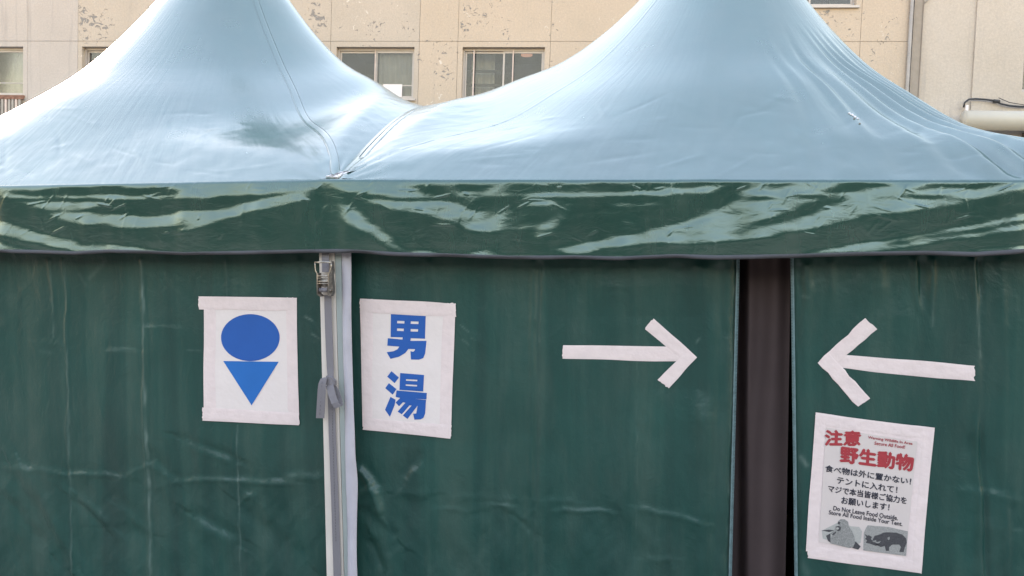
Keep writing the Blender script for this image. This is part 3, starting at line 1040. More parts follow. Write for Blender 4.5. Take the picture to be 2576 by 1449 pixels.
# ------------------------------------------------------------------ tent walls
YW = .095
SIGNS = [(498, 742, 756, 1074), (903, 748, 1150, 1107), (1410, 795, 1758, 980), (2050, 796, 2454, 1028), (2022, 1032, 2352, 1448)]
def wl(X, Y):   # crop of the lower left photograph quarter to display pixels
    return X * .3472, 958.5 + Y * .3472
def wm(X, Y):
    return 830.7 + X * .3968, 1054.4 + Y * .3968
RIDGES = [  # x0 y0 x1 y1 half-width(px) amplitude(m, + is towards the viewer)
    (162, 655, 181, 1449, 4, .0030), (358, 655, 378, 1449, 5, .0052), (368, 700, 388, 1449, 9, -.0030), (565, 655, 603, 1449, 4, .0026), (590, 1160, 604, 1449, 8, -.002),
    (128, 655, 132, 800, 5, .003), (1352, 660, 1345, 1449, 6, -.0045), (1338, 660, 1333, 1449, 7, .004), (1362, 690, 1356, 900, 3, .003), (1606, 900, 1598, 1449, 6, .0025),
    (1520, 660, 1500, 840, 14, .006), (1590, 660, 1590, 860, 9, .005), (1770, 680, 1760, 1449, 22, .010), (1815, 680, 1800, 1449, 12, -.006), (1700, 680, 1690, 1000, 16, -.004),
    (2030, 670, 2036, 1449, 12, .006), (2012, 670, 2016, 1449, 6, -.004), (2300, 655, 2330, 900, 9, .009), (2320, 660, 2345, 1449, 12, -.007), (2345, 655, 2352, 900, 8, .007), (2450, 655, 2465, 1449, 8, .008),
    (2465, 655, 2480, 1449, 7, -.006), (2090, 660, 2085, 800, 10, .006), (2210, 660, 2220, 800, 18, .006), (2520, 655, 2530, 1449, 12, .004),
    (1090, 1280, 1080, 1449, 8, .003), (1085, 660, 1095, 745, 8, .003),
    (750, 655, 755, 740, 6, .003)]
LIN = [  # creased folds: lower-left quarter, then middle
    (wl(0, 615), wl(500, 672), 6, .006), (wl(500, 672), wl(900, 694), 5, .0085), (wl(900, 694), wl(1080, 605), 5, .006), (wl(1080, 605), wl(1270, 718), 6, .007), (wl(1270, 718), wl(1700, 728), 5, .0085),
    (wl(1700, 728), wl(2150, 740), 6, .0095), (wl(2060, 700), wl(2340, 690), 8, .011), (wl(1280, 718), wl(1080, 790), 6, .003), (wl(900, 690), wl(1020, 760), 6, -.003),
    (wl(100, 640), wl(500, 1340), 14, -.008), (wl(20, 800), wl(330, 1200), 12, -.007), (wl(180, 640), wl(560, 1340), 16, .007), (wl(510, 850), wl(760, 1070), 10, -.006), (wl(560, 840), wl(800, 1050), 9, .006),
    (wl(760, 1070), wl(1070, 1110), 14, -.004), (wl(1310, 400), wl(1690, 545), 10, -.006), (wl(1330, 440), wl(1690, 590), 10, .005), (wl(1080, 500), wl(1270, 715), 12, -.004),
    (wl(1400, 960), wl(1720, 1130), 14, -.006), (wl(1430, 1020), wl(1700, 1190), 12, .006), (wl(1760, 860), wl(1800, 820), 5, .008), (wl(1800, 820), wl(1850, 850), 6, .006), (wl(1740, 900), wl(2200, 1300), 18, -.006),
    (wl(860, 920), wl(1080, 1100), 10, .004),
    (wm(180, 300), wm(260, 420), 9, .013), (wm(250, 400), wm(330, 600), 9, .014), (wm(170, 470), wm(260, 440), 6, .008), (wm(200, 560), wm(420, 760), 14, -.009), (wm(360, 900), wm(470, 815), 6, .006), (wm(260, 760), wm(330, 960), 9, -.009),
    (wm(470, 400), wm(540, 320), 10, .005), (wm(430, 170), wm(610, 150), 12, .006), (wm(560, 200), wm(470, 380), 10, -.006), (wm(720, 570), wm(830, 572), 4, .005), (wm(880, 600), wm(970, 580), 4, -.004), (wm(1000, 535), wm(1140, 545), 4, .007), (wm(830, 490), wm(1220, 500), 7, .004),
    (wm(1130, 590), wm(1290, 700), 5, -.007), (wm(1240, 640), wm(1310, 560), 6, .005), (wm(1380, 510), wm(1560, 520), 6, .005), (wm(1450, 565), wm(1780, 590), 4, .0085), (wm(1960, 560), wm(2370, 655), 6, .0085), (wm(2000, 890), wm(2150, 890), 6, .006), (wm(640, 480), wm(400, 480), 10, .004),
    ((2100, 1290), (2540, 1330), 14, .003), ((2400, 1230), (2576, 1260), 10, .003), ((2440, 1100), (2560, 1300), 20, -.004),
    ((270, 880), (350, 880), 5, .004), ((360, 820), (470, 828), 4, .003), ((100, 860), (160, 872), 6, .003), ((790, 860), (802, 872), 3, .004), ((762, 795), (800, 830), 4, .004), ((1150, 820), (1210, 860), 5, .004)]
def wall_h(PX, PY, X, Z):
    h = np.zeros_like(PX)
    wx = PX + 5 * vnoise(PX * .012, PY * .012, 60)
    for x0, y0, x1, y1, w, a in RIDGES:
        a = a * 1.5
        d, _, t = seg_dist(wx, PY, x0, y0, x1, y1)
        tap = 1.0 if y1 > 1400 else np.clip((1 - t) / .5, 0, 1)
        h += a * np.exp(-(d / w) ** 2) * tap * (.75 + .35 * vnoise(PY * .01, PX * 0, int(x0)))
    wy = PY + 3.5 * fbm(PX * .02, PY * .02, 61, 3)
    wx = PX + 5 * fbm(PX * .018, PY * .018, 62, 3)
    for (x0, y0), (x1, y1), w, a in LIN:
        d, s, t = seg_dist(wx, wy, x0, y0, x1, y1)
        tap = np.clip(np.minimum(t, 1 - t) / .12, 0, 1) ** .6 * .8 + .2
        a, w = a * (.85 if w >= 9 else .48), w * (1.15 if w >= 9 else 1.35)
        h += a * np.exp(-(d / w) ** 2) * tap + .45 * a * np.exp(-(d / (w * 3.2)) ** 2) * np.tanh(-s / w)
    h += .005 * fbm(X * 2.0, Z * 1.6, 71, 3) + .0014 * fbm(X * 11, Z * 8, 73, 4) + .0045 * vnoise(X * 7, Z * .7, 75) * np.clip((Z - 1.1) / .6, .2, 1)
    # soft diagonal slack in the lower half
    low = np.clip((1.15 - Z) / .4, 0, 1)
    h += low * (.0055 * fbm((X + .8 * Z) * 5, (Z - .8 * X) * 1.3, 77, 3) + .0028 * fbm((X - .9 * Z) * 8, (Z + .8 * X) * 2.2, 79, 3))
    m = np.ones_like(PX)
    for x0, y0, x1, y1 in SIGNS:
        dx = np.maximum(np.maximum(x0 - PX, PX - x1), 0)
        dy = np.maximum(np.maximum(y0 - PY, PY - y1), 0)
        m *= np.clip(np.hypot(dx, dy) / 75, 0, 1) ** .8
    return h * m

WEAR = [(162, 655, 181, 1449, 2.2, .6), (358, 655, 378, 1449, 2.6, 1.0), (565, 655, 573, 760, 2, .5), (596, 1070, 604, 1449, 2, .7), (128, 655, 133, 850, 2, .45), (1352, 680, 1347, 800, 2, .35), (1361, 680, 1356, 860, 2, .35),
        (1990, 660, 2002, 1449, 3, .7), (2452, 655, 2468, 900, 3, .5), (2343, 655, 2348, 820, 3, .4), (1604, 900, 1598, 1449, 1.6, .3), (1850, 680, 1832, 1449, 3, .5),
        (272, 881, 345, 884, 4, .7), (100, 884, 130, 888, 5, .5), (362, 822, 396, 824, 1.5, .8), (470, 880, 520, 884, 2, .5), (1158, 818, 1180, 834, 1.5, .7), (1185, 850, 1210, 862, 2, .6), (1165, 855, 1178, 866, 2, .5), (1752, 862, 1760, 852, 3, .6),
        (768, 797, 786, 806, 2, .8), (784, 840, 803, 852, 2.2, .9), (225, 700, 262, 660, 6, .3), (200, 690, 215, 720, 4, .3), (410, 690, 470, 760, 8, .28), (2015, 1150, 2030, 1170, 6, .6), (2012, 1390, 2030, 1440, 8, .6), (2018, 700, 2026, 706, 4, .6), (2020, 745, 2034, 748, 4, .6)]
def wear_at(PX, PY):
    w = np.zeros_like(PX)
    wx = PX + 1.5 * vnoise(PX * .05, PY * .05, 160)
    for x0, y0, x1, y1, r_, a in WEAR:
        d, _, t = seg_dist(wx, PY, x0, y0, x1, y1)
        w = np.maximum(w, a * np.exp(-(d / r_) ** 2) * (.55 + .45 * vnoise(PY * .03, PX * 0, int(x0))))
    return w

def wall_panel(name, xa, xb, parent, edge=None, step=.0052):
    """xa, xb: functions z -> x"""
    z = np.linspace(0.0, 1.93, int(1.93 / .006))
    n = int(abs(xb(1.0) - xa(1.0)) / step)
    t = np.linspace(0, 1, n)
    x0 = np.array([xa(q) for q in z])[:, None]
    x1 = np.array([xb(q) for q in z])[:, None]
    X = x0 + (x1 - x0) * t[None, :]
    Z = np.broadcast_to(z[:, None], X.shape)
    PX, PY = proj(np.stack([X, np.full_like(X, YW), Z], -1))
    H = wall_h(PX, PY, X, Z)
    Y = YW - H
    if edge == 'right':
        Y = Y + .03 * np.clip((t[None, :] - 1 + .045 / 1.36) / (.045 / 1.36), 0, 1) ** 2
    if edge == 'left':
        Y = Y + .012 * np.clip((.03 - t[None, :]) / .03, 0, 1) ** 2
    me = grid_mesh(name, np.stack([X, Y, Z], -1))
    at = me.attributes.new('wear', 'FLOAT', 'POINT')
    at.data.foreach_set('value', np.clip(wear_at(PX, PY), 0, 1).astype(np.float32).ravel())
    return link(name, me, M_WALL, parent, True)

def edge_fn(xt, yt, xb_, yb, Y=YW):
    a, b = unp(xt, yt, Y), unp(xb_, yb, Y)
    return lambda z: a[0] + (b[0] - a[0]) * (z - a[2]) / (b[2] - a[2])
postl = edge_fn(812, 643, 832, 1449)
postr = edge_fn(872, 643, 890, 1449)
zl = edge_fn(1861, 660, 1841, 1449)
zr = edge_fn(1990, 660, 2000, 1449)
wall_panel('front_wall', lambda z: XL, postl, tentL)
wall_panel('front_wall', postr, zl, tentR, 'right')
wall_panel('door_flap', zr, lambda z: XR, tentR, 'left')
# zip tapes with teeth on both sides of the doorway
def zipper(fn, sgn, yz):
    mb = MB()
    zz = np.arange(.02, 1.78, .0052)
    for i, z in enumerate(zz):
        x = fn(z)
        mb.box(min(x, x + sgn * .005), max(x, x + sgn * .005), yz - .002, yz + .002, z, z + .0030)
    tape = MB()
    for z0, z1 in zip(np.linspace(0, 1.78, 30)[:-1], np.linspace(0, 1.78, 30)[1:]):
        a, b = fn(z0), fn(z1)
        w = -sgn * .006
        tape.poly([(a, yz - .0005, z0), (a + w, yz - .0005, z0), (b + w, yz - .0005, z1), (b, yz - .0005, z1)][::int(1 if sgn < 0 else 1)])
    o = tape.build('zip', M_ZIP, tentR)
    mb.build('teeth', M_ZIP, o)
zipper(edge_fn(1858, 660, 1838, 1449, YW), 1, YW + .010)
zipper(edge_fn(1992, 660, 2002, 1449, YW), -1, YW - .004)
# brown inner curtain seen through the doorway
z = np.linspace(0, 1.9, 60)
x = np.linspace(.55, unp(1984, 1000, .20)[0], 160)
X, Z = np.meshgrid(x, z)
Yc = .20 + .020 * np.sin(X * 60 + 2.5 * vnoise(X * 6, Z * 1.2, 3)) * (.5 + .5 * vnoise(X * 4, Z * .5, 6)) + .02 * vnoise(X * 9, Z * .8, 12)
Yc += .09 * (1 / (1 + np.exp(-((unp(1884, 1000, .2)[0] - .012 * Z) - X) * 190)))
link('inner_curtain', grid_mesh('inner_curtain', np.stack([X, Yc, Z], -1)), M_BROWN, tentR, True)
# side skirts and the pole tips
for root, xo, sgn, sd_, rz in ((tentL, XL, -1, 'L', PAR[17]), (tentR, XR, 1, 'R', PAR[18])):
    ys = np.linspace(.004, 2 * HALF, 160)
    top = eave_z(sd_, xo) + rz * np.cos((ys / HALF - 1) * np.pi / 2)
    rows = []
    for q in np.linspace(0, 1, 14):
        rows.append(np.stack([xo + sgn * (.002 + .012 * math.sin(q * 2) + .010 * q * fbm(ys * 3, ys * 0 + q, 17, 3)), ys, top - .275 * q], -1))
    link('valance', grid_mesh('valance', np.array(rows)), M_VAL, root, True)
    tip = canopy_pts(sd_, np.full(24, .03), np.linspace(-np.pi, np.pi, 25)[:-1])
    c = tip.mean(0)
    MB().tube([c - np.array([0, 0, .03]), c + np.array([0, 0, .05]), c + np.array([0, 0, .10])], [.045, .043, .012], 20).build('pole_cap', M_STEELD, root, True)
# the other walls of both tents
for root, x0, x1, sd_ in ((tentL, XL, XG, 'L'), (tentR, XG, XR, 'R')):
    MB().poly([(x0, 2 * HALF - .05, 0), (x1, 2 * HALF - .05, 0), (x1, 2 * HALF - .05, E0), (x0, 2 * HALF - .05, E0)]).build('rear_wall', M_WALL, root)
    xo = XL + .04 if sd_ == 'L' else XR - .04
    raise_ = PAR[17] if sd_ == 'L' else PAR[18]
    ys = np.linspace(.08, 2 * HALF - .06, 40)
    top = eave_z(sd_, xo) + raise_ * np.cos((ys / HALF - 1) * np.pi / 2)
    r0 = np.stack([np.full(40, xo), ys, np.zeros(40)], -1)
    r1 = np.stack([np.full(40, xo), ys, top], -1)
    link('side_wall', grid_mesh('side_wall', np.array([r0, r1])), M_WALL, root)

# ------------------------------------------------------------------ sheets, arrows and poster on the walls
def c4(X, Y):
    return 447.3 + X * .3528, 607 + Y * .3528
def c5(X, Y):
    return 1341.8 + X * .3528, 607 + Y * .3528
def c6(X, Y):
    return 1981 + X * .5592, 639 + Y * .5592
def c7(X, Y):
    return 1949 + X * .31654, 990.4 + Y * .31654
rng = np.random.default_rng(7)
def flat(cv, pts, lift):
    return [tuple(unp(*cv(x, y), YW) + np.array([0, -lift, 0])) for x, y in pts]
def tape_mesh(cv, q, lift, ends='both', thick=.0009):
    """strip between quad corners q = long edge a->b, then c->d back; short ends are torn"""
    a, b, c, d = [np.array(p, float) for p in q]
    n = 26
    L0 = [a + (b - a) * t for t in np.linspace(0, 1, n)]
    L1 = [d + (c - d) * t for t in np.linspace(0, 1, n)]
    nn = np.array([-(b - a)[1], (b - a)[0]]) / (np.linalg.norm(b - a) + 1e-9)
    k = np.linspace(0, 3, n)
    w0, w1 = vnoise(k, k * 0 + rng.random() * 9, 1) * 3.5, vnoise(k, k * 0 + rng.random() * 9, 2) * 3.5
    L0 = [p + nn * w for p, w in zip(L0, w0)]
    L1 = [p + nn * w for p, w in zip(L1, w1)]
    m = 9
    P = np.zeros((m, n, 2))
    for j in range(m):
        s = j / (m - 1)
        for i in range(n):
            P[j, i] = L0[i] * (1 - s) + L1[i] * s
    tdir = (b - a) / np.linalg.norm(b - a)
    for j in range(m):
        P[j, 0] += tdir * rng.uniform(-4, 4)
        P[j, -1] += tdir * rng.uniform(-4, 4)
    W = np.zeros((m, n, 3))
    for j in range(m):
        for i in range(n):
            w = unp(*cv(*P[j, i]), YW)
            s = abs(j / (m - 1) - .5) * 2
            l = lift + .0005 * float(vnoise(np.array([P[j, i][0] * .03]), np.array([P[j, i][1] * .03]), 5)[0]) * (1 - s * .3)
            if j in (0, m - 1) or i in (0, n - 1):
                l = lift - thick
            W[j, i] = w + np.array([0, -l, 0])
    return grid_mesh('tape', W)
def tape(cv, q, lift, parent, name='tape', mat=None):
    return link(name, tape_mesh(cv, q, lift), mat or M_TAPE, parent, True)
def sheet(cv, q, lift, parent, name, mat, n=24, wav=.0012):
    a, b, c, d = [np.array(p, float) for p in q]
    s = np.linspace(0, 1, n)
    W = np.zeros((n, n, 3))
    for j, v in enumerate(s):
        for i, u in enumerate(s):
            p = (a * (1 - u) + b * u) * (1 - v) + (d * (1 - u) + c * u) * v
            W[j, i] = unp(*cv(*p), YW) + np.array([0, -lift - wav * .3 * float(vnoise(np.array([u * 4.]), np.array([v * 4.]), 3)[0]), 0])
    return link(name, grid_mesh(name, W), mat, parent, True)
def inks(cv, polys, lift, parent, name, mat):
    for p in polys:
        ink(cv, [p], lift, parent, name, mat)
def ink(cv, polys, lift, parent, name, mat):
    """polygons with even-odd holes filled by a flat curve in pixel space, then laid on the wall"""
    cu = bpy.data.curves.new(name, 'CURVE')
    cu.dimensions = '2D'
    cu.fill_mode = 'BOTH'
    for p in polys:
        sp = cu.splines.new('POLY')
        sp.points.add(len(p) - 1)
        for k, (x, y) in enumerate(p):
            sp.points[k].co = (x * .01, -y * .01, 0, 1)
        sp.use_cyclic_u = True
    return lay(cu, cv, lift, parent, name, mat, lambda x, y: (x * 100, -y * 100))
def lay(cu, cv, lift, parent, name, mat, fn):
    ob = bpy.data.objects.new(name, cu)
    COL.objects.link(ob)
    dg = bpy.context.evaluated_depsgraph_get()
    me = bpy.data.meshes.new_from_object(ob.evaluated_get(dg))
    bpy.data.objects.remove(ob)
    me.name = name
    for v in me.vertices:
        x, y = fn(v.co.x, v.co.y)
        v.co = Vector(tuple(unp(*cv(x, y), YW) + np.array([0, -lift, 0])))
    me.materials.clear()
    me.validate()
    me.update()
    return link(name, me, mat, parent)
def text(body, quad, cv, lift, parent, name, mat, heavy=.02, bold=0.0):
    """quad: tl tr br bl in crop pixels; the glyph bounding box is fitted to it"""
    cu = bpy.data.curves.new(name, 'FONT')
    cu.body = body
    cu.size = 1
    cu.offset = bold
    cu.resolution_u = 3
    ob = bpy.data.objects.new(name, cu)
    COL.objects.link(ob)
    dg = bpy.context.evaluated_depsgraph_get()
    me = bpy.data.meshes.new_from_object(ob.evaluated_get(dg))
    bpy.data.objects.remove(ob)
    co = np.array([v.co[:] for v in me.vertices])
    fc = [tuple(p.vertices) for p in me.polygons]
    mn, mx = co.min(0), co.max(0)
    tl, tr, br_, bl = [np.array(p, float) for p in quad]
    V, Fc = [], []
    for k, (sx, sy) in enumerate(((0, 0), (heavy, 0), (-heavy, 0), (0, heavy), (0, -heavy))):
        b0 = len(V)
        for c in co:
            u = (c[0] + sx - mn[0]) / (mx[0] - mn[0])
            w = (mx[1] - c[1] - sy) / (mx[1] - mn[1])
            p = (tl * (1 - u) + tr * u) * (1 - w) + (bl * (1 - u) + br_ * u) * w
            V.append(unp(*cv(*p), YW) + np.array([0, -lift - .00006 * k, 0]))
        Fc += [tuple(i + b0 for i in f) for f in fc]
    me = mesh_of(name, V, Fc)
    me.name = name
    return link(name, me, mat, parent)

def at_root(cv, x, y):
    return tuple(unp(*cv(x, y), YW))
# circle-over-triangle sheet
s1 = thing('notice_sheet', 'white taped sheet with a blue circle above a blue triangle', 'sign', group='taped sheets on the tent walls')
sheet(c4, [(228, 440), (812, 447), (825, 1262), (226, 1245)], .003, s1, 'paper', M_PAPER)
ell = [(521 + 209 * math.cos(t_), 686 + 167 * math.sin(t_)) for t_ in np.linspace(0, 2 * math.pi, 73)[:-1]]
ink(c4, [ell], .0040, s1, 'circle_mark', M_BLUE)
ink(c4, [[(328, 852.5), (723, 858), (530, 1168)]], .0043, s1, 'triangle_mark', M_BLUE2)
tape(c4, [(188, 398), (188, 1212), (272, 1215), (270, 393)], .0040, s1)
tape(c4, [(776, 402), (783, 1222), (865, 1225), (851, 403)], .0040, s1)
tape(c4, [(152, 390), (850, 404), (850, 496), (152, 487)], .0048, s1)
tape(c4, [(178, 1183), (871, 1220), (868, 1312), (178, 1276)], .0048, s1)
# kanji sheet
s2 = thing('notice_sheet', 'white taped sheet with two large blue kanji right of the tent leg', 'sign', group='taped sheets on the tent walls')
sheet(c4, [(1345, 450), (1930, 478), (1900, 1345), (1352, 1310)], .003, s2, 'paper', M_PAPER)
man = [[(1522, 519), (1770, 533), (1765, 694), (1664, 690), (1661, 709), (1776, 709), (1766, 800), (1752, 832), (1722, 843), (1665, 842), (1661, 782), (1680, 787), (1690, 780), (1695, 768), (1647, 766), (1625, 795), (1580, 822), (1519, 837), (1492, 790), (1540, 783), (1570, 768), (1583, 750), (1497, 743), (1500, 690), (1605, 700), (1606, 684), (1520, 682)],
       [(1567, 566), (1619, 568), (1618, 586), (1566, 584)], [(1664, 570), (1719, 572), (1718, 590), (1663, 588)], [(1566, 620), (1615, 622), (1614, 640), (1565, 638)], [(1663, 624), (1716, 626), (1715, 644), (1662, 642)]]
ink(c4, man, .0040, s2, 'kanji_mark', M_BLUE)
yu = [[(1526, 925), (1579, 970), (1549, 1010), (1496, 964)], [(1508, 1010), (1562, 1053), (1535, 1092), (1482, 1046)],
      [(1588, 938), (1758, 952), (1752, 1070), (1583, 1058)],
      [(1630, 982), (1711, 986), (1710, 997), (1629, 993)], [(1628, 1018), (1709, 1023), (1708, 1034), (1627, 1029)],
      [(1562, 1062), (1778, 1080), (1775, 1126), (1690, 1122), (1772, 1130), (1766, 1225), (1755, 1255), (1735, 1268), (1690, 1270), (1680, 1228), (1703, 1226), (1712, 1170), (1640, 1265), (1607, 1240), (1670, 1170), (1655, 1168), (1600, 1232), (1570, 1213), (1625, 1150), (1608, 1146), (1580, 1175), (1556, 1148), (1588, 1116), (1556, 1108)],
      [(1519, 1108), (1555, 1128), (1549, 1165), (1515, 1250), (1480, 1200)]]
ink(c4, yu, .0040, s2, 'kanji_mark', M_BLUE)
tape(c4, [(1302, 412), (1317, 1322), (1388, 1325), (1393, 415)], .0040, s2)
tape(c4, [(1895, 440), (1865, 1325), (1949, 1330), (1984, 442)], .0040, s2)
tape(c4, [(1300, 408), (1985, 443), (1985, 540), (1300, 505)], .0048, s2)
tape(c4, [(1338, 1257), (1951, 1308), (1948, 1407), (1322, 1341)], .0048, s2)
# arrows
a1 = thing('tape_arrow', 'white tape arrow pointing right, left of the doorway', 'arrow', group='tape arrows beside the doorway')
tape(c5, [(210, 738), (1085, 754), (1070, 860), (206, 838)], .0015, a1)
tape(c5, [(857, 547), (1166, 825), (1076, 857), (793, 627)], .0023, a1)
tape(c5, [(1167, 826), (965, 1050), (885, 985), (1086, 790)], .0031, a1)
a2 = thing('tape_arrow', 'white tape arrow pointing left, above the wildlife poster', 'arrow', group='tape arrows beside the doorway')
tape(c6, [(212, 447), (842, 502), (841, 573), (212, 511)], .0015, a2)
tape(c6, [(350, 288), (402, 338), (184, 527), (137, 487)], .0023, a2)
tape(c6, [(137, 487), (190, 448), (369, 650), (317, 689)], .0031, a2)
# wildlife poster
s3 = thing('poster', 'taped poster warning of wildlife with monkey and bear pictures', 'poster')
sheet(c7, [(345, 190), (1225, 300), (1130, 1385), (285, 1265)], .0026, s3, 'backing_sheet', M_TAPE)
sheet(c7, [(407, 266), (1130, 378), (1035, 1288), (348, 1175)], .0038, s3, 'print', M_PRINT)
tape(c7, [(322, 150), (245, 1250), (345, 1265), (408, 160)], .0034, s3)
tape(c7, [(1175, 262), (1080, 1400), (1163, 1428), (1267, 270)], .0034, s3)
tape(c7, [(322, 150), (1267, 271), (1258, 372), (330, 250)], .0031, s3)
tape(c7, [(262, 1190), (1165, 1328), (1162, 1428), (262, 1305)], .0031, s3)
LT_ = .0048
text('注意', [(402, 287), (680, 297), (673, 408), (397, 406)], c7, LT_, s3, 'heading_text', M_RED, .046)
text('野生動物', [(525, 415), (1100, 488), (1092, 614), (518, 540)], c7, LT_, s3, 'heading_text', M_RED, .046)
text('Warning Wildlife In Area', [(740, 332), (1092, 384), (1089, 410), (737, 360)], c7, LT_, s3, 'notice_text', M_RED, .02)
text('Secure All Food!', [(792, 376), (1033, 408), (1030, 434), (788, 402)], c7, LT_, s3, 'notice_text', M_RED, .02)
for b_, q in (('食べ物は外に置かない！', [(402, 562), (1082, 668), (1076, 722), (398, 615)]),
              ('テントに入れて！', [(495, 655), (972, 735), (968, 788), (490, 710)]),
              ('マジで本当皆様ご協力を', [(425, 722), (1047, 820), (1042, 874), (420, 776)]),
              ('お願いします！', [(530, 816), (910, 874), (904, 927), (525, 870)])):
    text(b_, q, c7, LT_, s3, 'notice_text', M_INK, .026)
for b_, q in (('Do Not Leave Food Outside.', [(466, 888), (977, 966), (973, 1002), (462, 922)]),
              ('Store All Food Inside Your Tent.', [(430, 922), (1013, 1014), (1009, 1048), (426, 954)])):
    text(b_, q, c7, LT_, s3, 'notice_text', M_INK, .022)
def engraving(name, dark, light, sc=(90, 90, 90)):
    m, nt, p = new_mat(name)
    n = noise(nt, tc(nt), 430, 5, .75)
    nt.links.new(ramp(nt, n, [(.38, dark), (.62, light)]), p.inputs['Base Color'])
    p.inputs['Roughness'].default_value = .5
    return m
M_E1 = engraving('engraved_fur', (.16, .16, .16), (.40, .40, .385))
M_E2 = engraving('engraved_dark', (.035, .035, .04), (.10, .10, .11))
M_E3 = engraving('engraved_pale', (.36, .36, .345), (.52, .515, .49))
M_E4 = engraving('engraved_mid', (.20, .20, .195), (.46, .455, .44))
ink(c7, [[(420, 1060), (520, 1010), (600, 1050), (668, 1055), (690, 1090), (680, 1180), (640, 1200), (380, 1150), (372, 1085)]], .0046, s3, 'rock_picture', M_E3)
inks(c7, [[(368, 1082), (430, 1076), (472, 1082), (430, 1096)], [(405, 1125), (440, 1105), (442, 1182), (420, 1165)], [(600, 1190), (640, 1170), (680, 1210), (660, 1235), (615, 1222)]], .0049, s3, 'rock_shadow', M_E2)
inks(c7, [[(500, 1010), (520, 993), (555, 995), (580, 1015), (585, 1050), (610, 1085), (630, 1130), (635, 1180), (620, 1215), (590, 1222), (500, 1200), (440, 1185), (440, 1150), (455, 1120), (440, 1105), (470, 1080), (480, 1050), (510, 1045), (495, 1030)]], .0051, s3, 'monkey_picture', M_E1)
inks(c7, [[(482, 1052), (505, 1045), (525, 1058), (520, 1080), (500, 1090), (483, 1075)], [(500, 1012), (520, 1018), (512, 1034), (497, 1030)], [(452, 1112), (480, 1090), (486, 1100), (462, 1122)]], .0054, s3, 'monkey_shading', M_E2)
ink(c7, [[(483, 1060), (500, 1056), (508, 1070), (490, 1078)]], .0057, s3, 'infant_face', M_E3)
ink(c7, [[(735, 1042), (900, 1055), (1055, 1090), (1040, 1285), (700, 1240), (705, 1100)]], .0046, s3, 'hillside_picture', M_E4)
inks(c7, [[(712, 1110), (735, 1125), (745, 1120), (770, 1135), (760, 1150), (775, 1165), (800, 1180), (830, 1190), (800, 1205), (760, 1190), (720, 1180), (730, 1160), (712, 1150), (725, 1138)],
         [(770, 1165), (790, 1125), (830, 1115), (860, 1100), (890, 1097), (960, 1100), (1010, 1115), (1040, 1145), (1045, 1180), (1030, 1215), (1020, 1255), (985, 1252), (1000, 1215), (985, 1195), (930, 1195), (905, 1215), (905, 1245), (880, 1245), (870, 1205), (840, 1215), (800, 1195), (830, 1180), (840, 1165), (810, 1175)]], .0050, s3, 'bear_picture', M_E2)
inks(c7, [[(890, 1140), (908, 1132), (912, 1150), (898, 1160)], [(770, 1166), (800, 1158), (805, 1170), (780, 1176)]], .0053, s3, 'bear_shading', M_E1)

# ------------------------------------------------------------------ ratchet strap on the leg
def rx(X, Y):
    return 766.8 + X * .3266, 613.4 + Y * .3266
def rp(X, Y, y):
    return tuple(unp(*rx(X, Y), y))
st = thing('ratchet_strap', 'grey ratchet strap with steel buckle tied round the white tent leg', 'strap')
def ribbon_px(mb, pts, yv, th=.0016):
    """pts: (xl, xr, Y) rows in crop pixels"""
    ce, wi = [], []
    for (l, r, Y), y in zip(pts, yv):
        a, b = np.array(rp(l, Y, y)), np.array(rp(r, Y, y))
        ce.append((a + b) / 2)
        wi.append((b - a) / 2)
    return mb.ribbon(ce, wi, th)
w = MB()
ribbon_px(w, [(131, 187, -60), (131, 187, 40), (132, 187, 120), (133, 187, 218)], [.018, .016, .008, .002])
ribbon_px(w, [(150, 206, 395), (152, 207, 500), (156, 212, 650), (162, 218, 800), (170, 223, 960), (176, 222, 1020), (168, 226, 1070), (176, 228, 1130), (180, 234, 1260), (184, 239, 1449), (205, 262, 2000), (222, 280, 2558), (240, 300, 3200)], [.008, .012, .014, .014, .012, .008, .010, .014, .016, .017, .018, .018, .018])
w.build('webbing', M_STRAP, st)
for (x0, Y0, x1, Y1) in ((158, 80, 158, 200), (207, 1140, 215, 1449), (215, 1449, 240, 2300)):
    sw_ = MB()
    n = int((Y1 - Y0) / 22)
    for k in range(n):
        t0, t1 = k / n, (k + .6) / n
        pa_ = rp(x0 + (x1 - x0) * t0, Y0 + (Y1 - Y0) * t0, .0152)
        pb_ = rp(x0 + (x1 - x0) * t1, Y0 + (Y1 - Y0) * t1, .0152)
        sw_.tube([pa_, pb_], .0006, 4)
    sw_.build('stitching', M_CABLE, st)
kn_ = MB()
kq = [rp(163, 1018, -.006), rp(205, 1030, -.008), rp(231, 1058, -.006), rp(232, 1092, -.004), rp(195, 1084, -.010), rp(164, 1086, -.004)]
kn_.hexa(kq, [(p[0], .009, p[2]) for p in kq])
ko = kn_.build('knot', M_STRAP, st)
tl_ = MB()
ribbon_px(tl_, [(150, 178, 1030), (122, 170, 1040), (106, 164, 1075), (100, 162, 1120), (95, 158, 1200), (90, 154, 1280), (86, 150, 1342)], [-.002, -.012, -.016, -.016, -.014, -.012, -.010], .0018)
tl_.build('strap_tail', M_STRAP, st)
lo_ = MB()
ce, wi = [], []
for X, Y, y, hw in ((190, 1085, -.006, 30), (200, 1120, -.014, 29), (212, 1170, -.022, 28), (232, 1225, -.028, 27), (258, 1258, -.026, 26), (272, 1250, -.012, 24), (262, 1190, -.002, 22), (240, 1130, .002, 22), (215, 1095, .003, 22)):
    c_ = np.array(rp(X, Y, y))
    d_ = np.array(rp(X + hw * .93, Y - hw * .36, y)) - c_
    ce.append(c_)
    wi.append(d_)
lo_.ribbon(ce, wi, .0018)
lo_.build('strap_loop', M_STRAP, st)
dsh = MB()
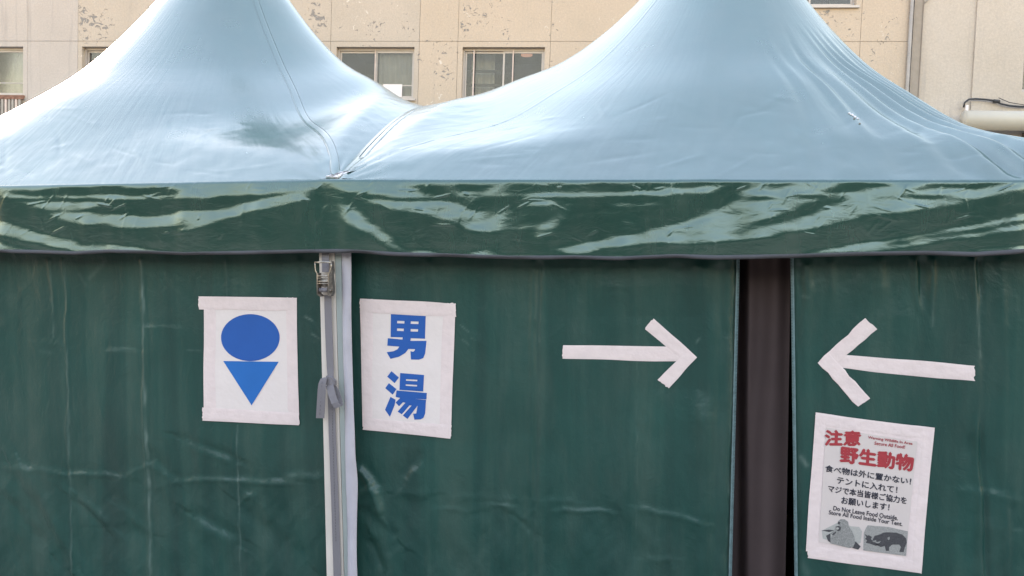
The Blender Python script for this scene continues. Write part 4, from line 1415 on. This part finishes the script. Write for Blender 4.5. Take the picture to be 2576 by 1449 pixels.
for k in range(9):
    Y = 1060 + k * 30
    dsh.tube([rp(133 - k * 2, Y, -.0175 + .0006 * k), rp(132 - k * 2, Y + 17, -.0170 + .0006 * k)], .0006, 4)
dsh.build('stitching', M_CABLE, st)
# buckle
bk = MB()
def plate(pts, y0, y1):
    fr = [rp(x, Y, y0) for x, Y in pts]
    bk.hexa(fr, [(p[0], y1, p[2]) for p in fr])
plate([(88, 225), (98, 225), (100, 385), (125, 405), (118, 408), (92, 388)], -.022, .010)
plate([(186, 140), (206, 135), (212, 210), (205, 240), (214, 330), (214, 375), (200, 404), (178, 400), (172, 365), (182, 250), (196, 205)], -.016, .006)
bk.build('ratchet_frame', M_STEELD, st)
hd = MB()
hp = [(98, 385), (95, 300), (97, 235), (82, 205), (79, 170), (79, 142)]
hd.tube([rp(x, Y, -.026 - .006 * min(1, (385 - Y) / 200)) for x, Y in hp], .0022, 10)
hp = [(204, 142), (204, 180), (196, 205), (184, 235), (182, 300), (184, 385)]
hd.tube([rp(x, Y, -.026 - .006 * min(1, (385 - Y) / 200)) for x, Y in hp], .0022, 10)
hd.tube([rp(76, 143, -.033), rp(140, 141, -.034), rp(208, 143, -.033)], [.0030, .0036, .0030], 12)
hd.build('ratchet_handle', M_STEEL, st, True)
sp_ = MB()
for Y, r_, y in ((247, .0028, -.024), (265, .0018, -.020), (290, .0038, -.018), (306, .0022, -.020)):
    sp_.tube([rp(97, Y, y), rp(183, Y, y)], r_, 12)
q_ = [rp(106, 262, -.016), rp(176, 262, -.016), rp(172, 330, -.014), rp(112, 330, -.014)]
sp_.hexa(q_, [(p[0], p[1] + .004, p[2]) for p in q_])
sp_.build('ratchet_pawl', M_STEEL, st, True)
rl = MB().tube([rp(112, 356, -.012), rp(176, 356, -.012)], .0085, 18)
rl.build('spool', M_STRAP, st, True)
gr = MB()
gr.tube([rp(196, 360, -.020), rp(198, 360, .004)], .0060, 14)
gr.build('ratchet_gear', M_STEELD, st, True)
MB().tube([rp(108, 392, -.016), rp(118, 392, .004)], .0045, 12).build('pivot_bolt', M_STEELD, st, True)

# ------------------------------------------------------------------ put each thing's empty at its own base
for root in [o for o in COL.objects if o.type == 'EMPTY' and o is not bld]:
    vs_ = np.array([v.co[:] for c in root.children if c.type == 'MESH' for v in c.data.vertices])
    lo, hi = vs_.min(0), vs_.max(0)
    base = Vector(((lo[0] + hi[0]) / 2, (lo[1] + hi[1]) / 2, lo[2]))
    root.location = base
    for c in root.children:
        c.matrix_parent_inverse = Matrix.Translation(-base)
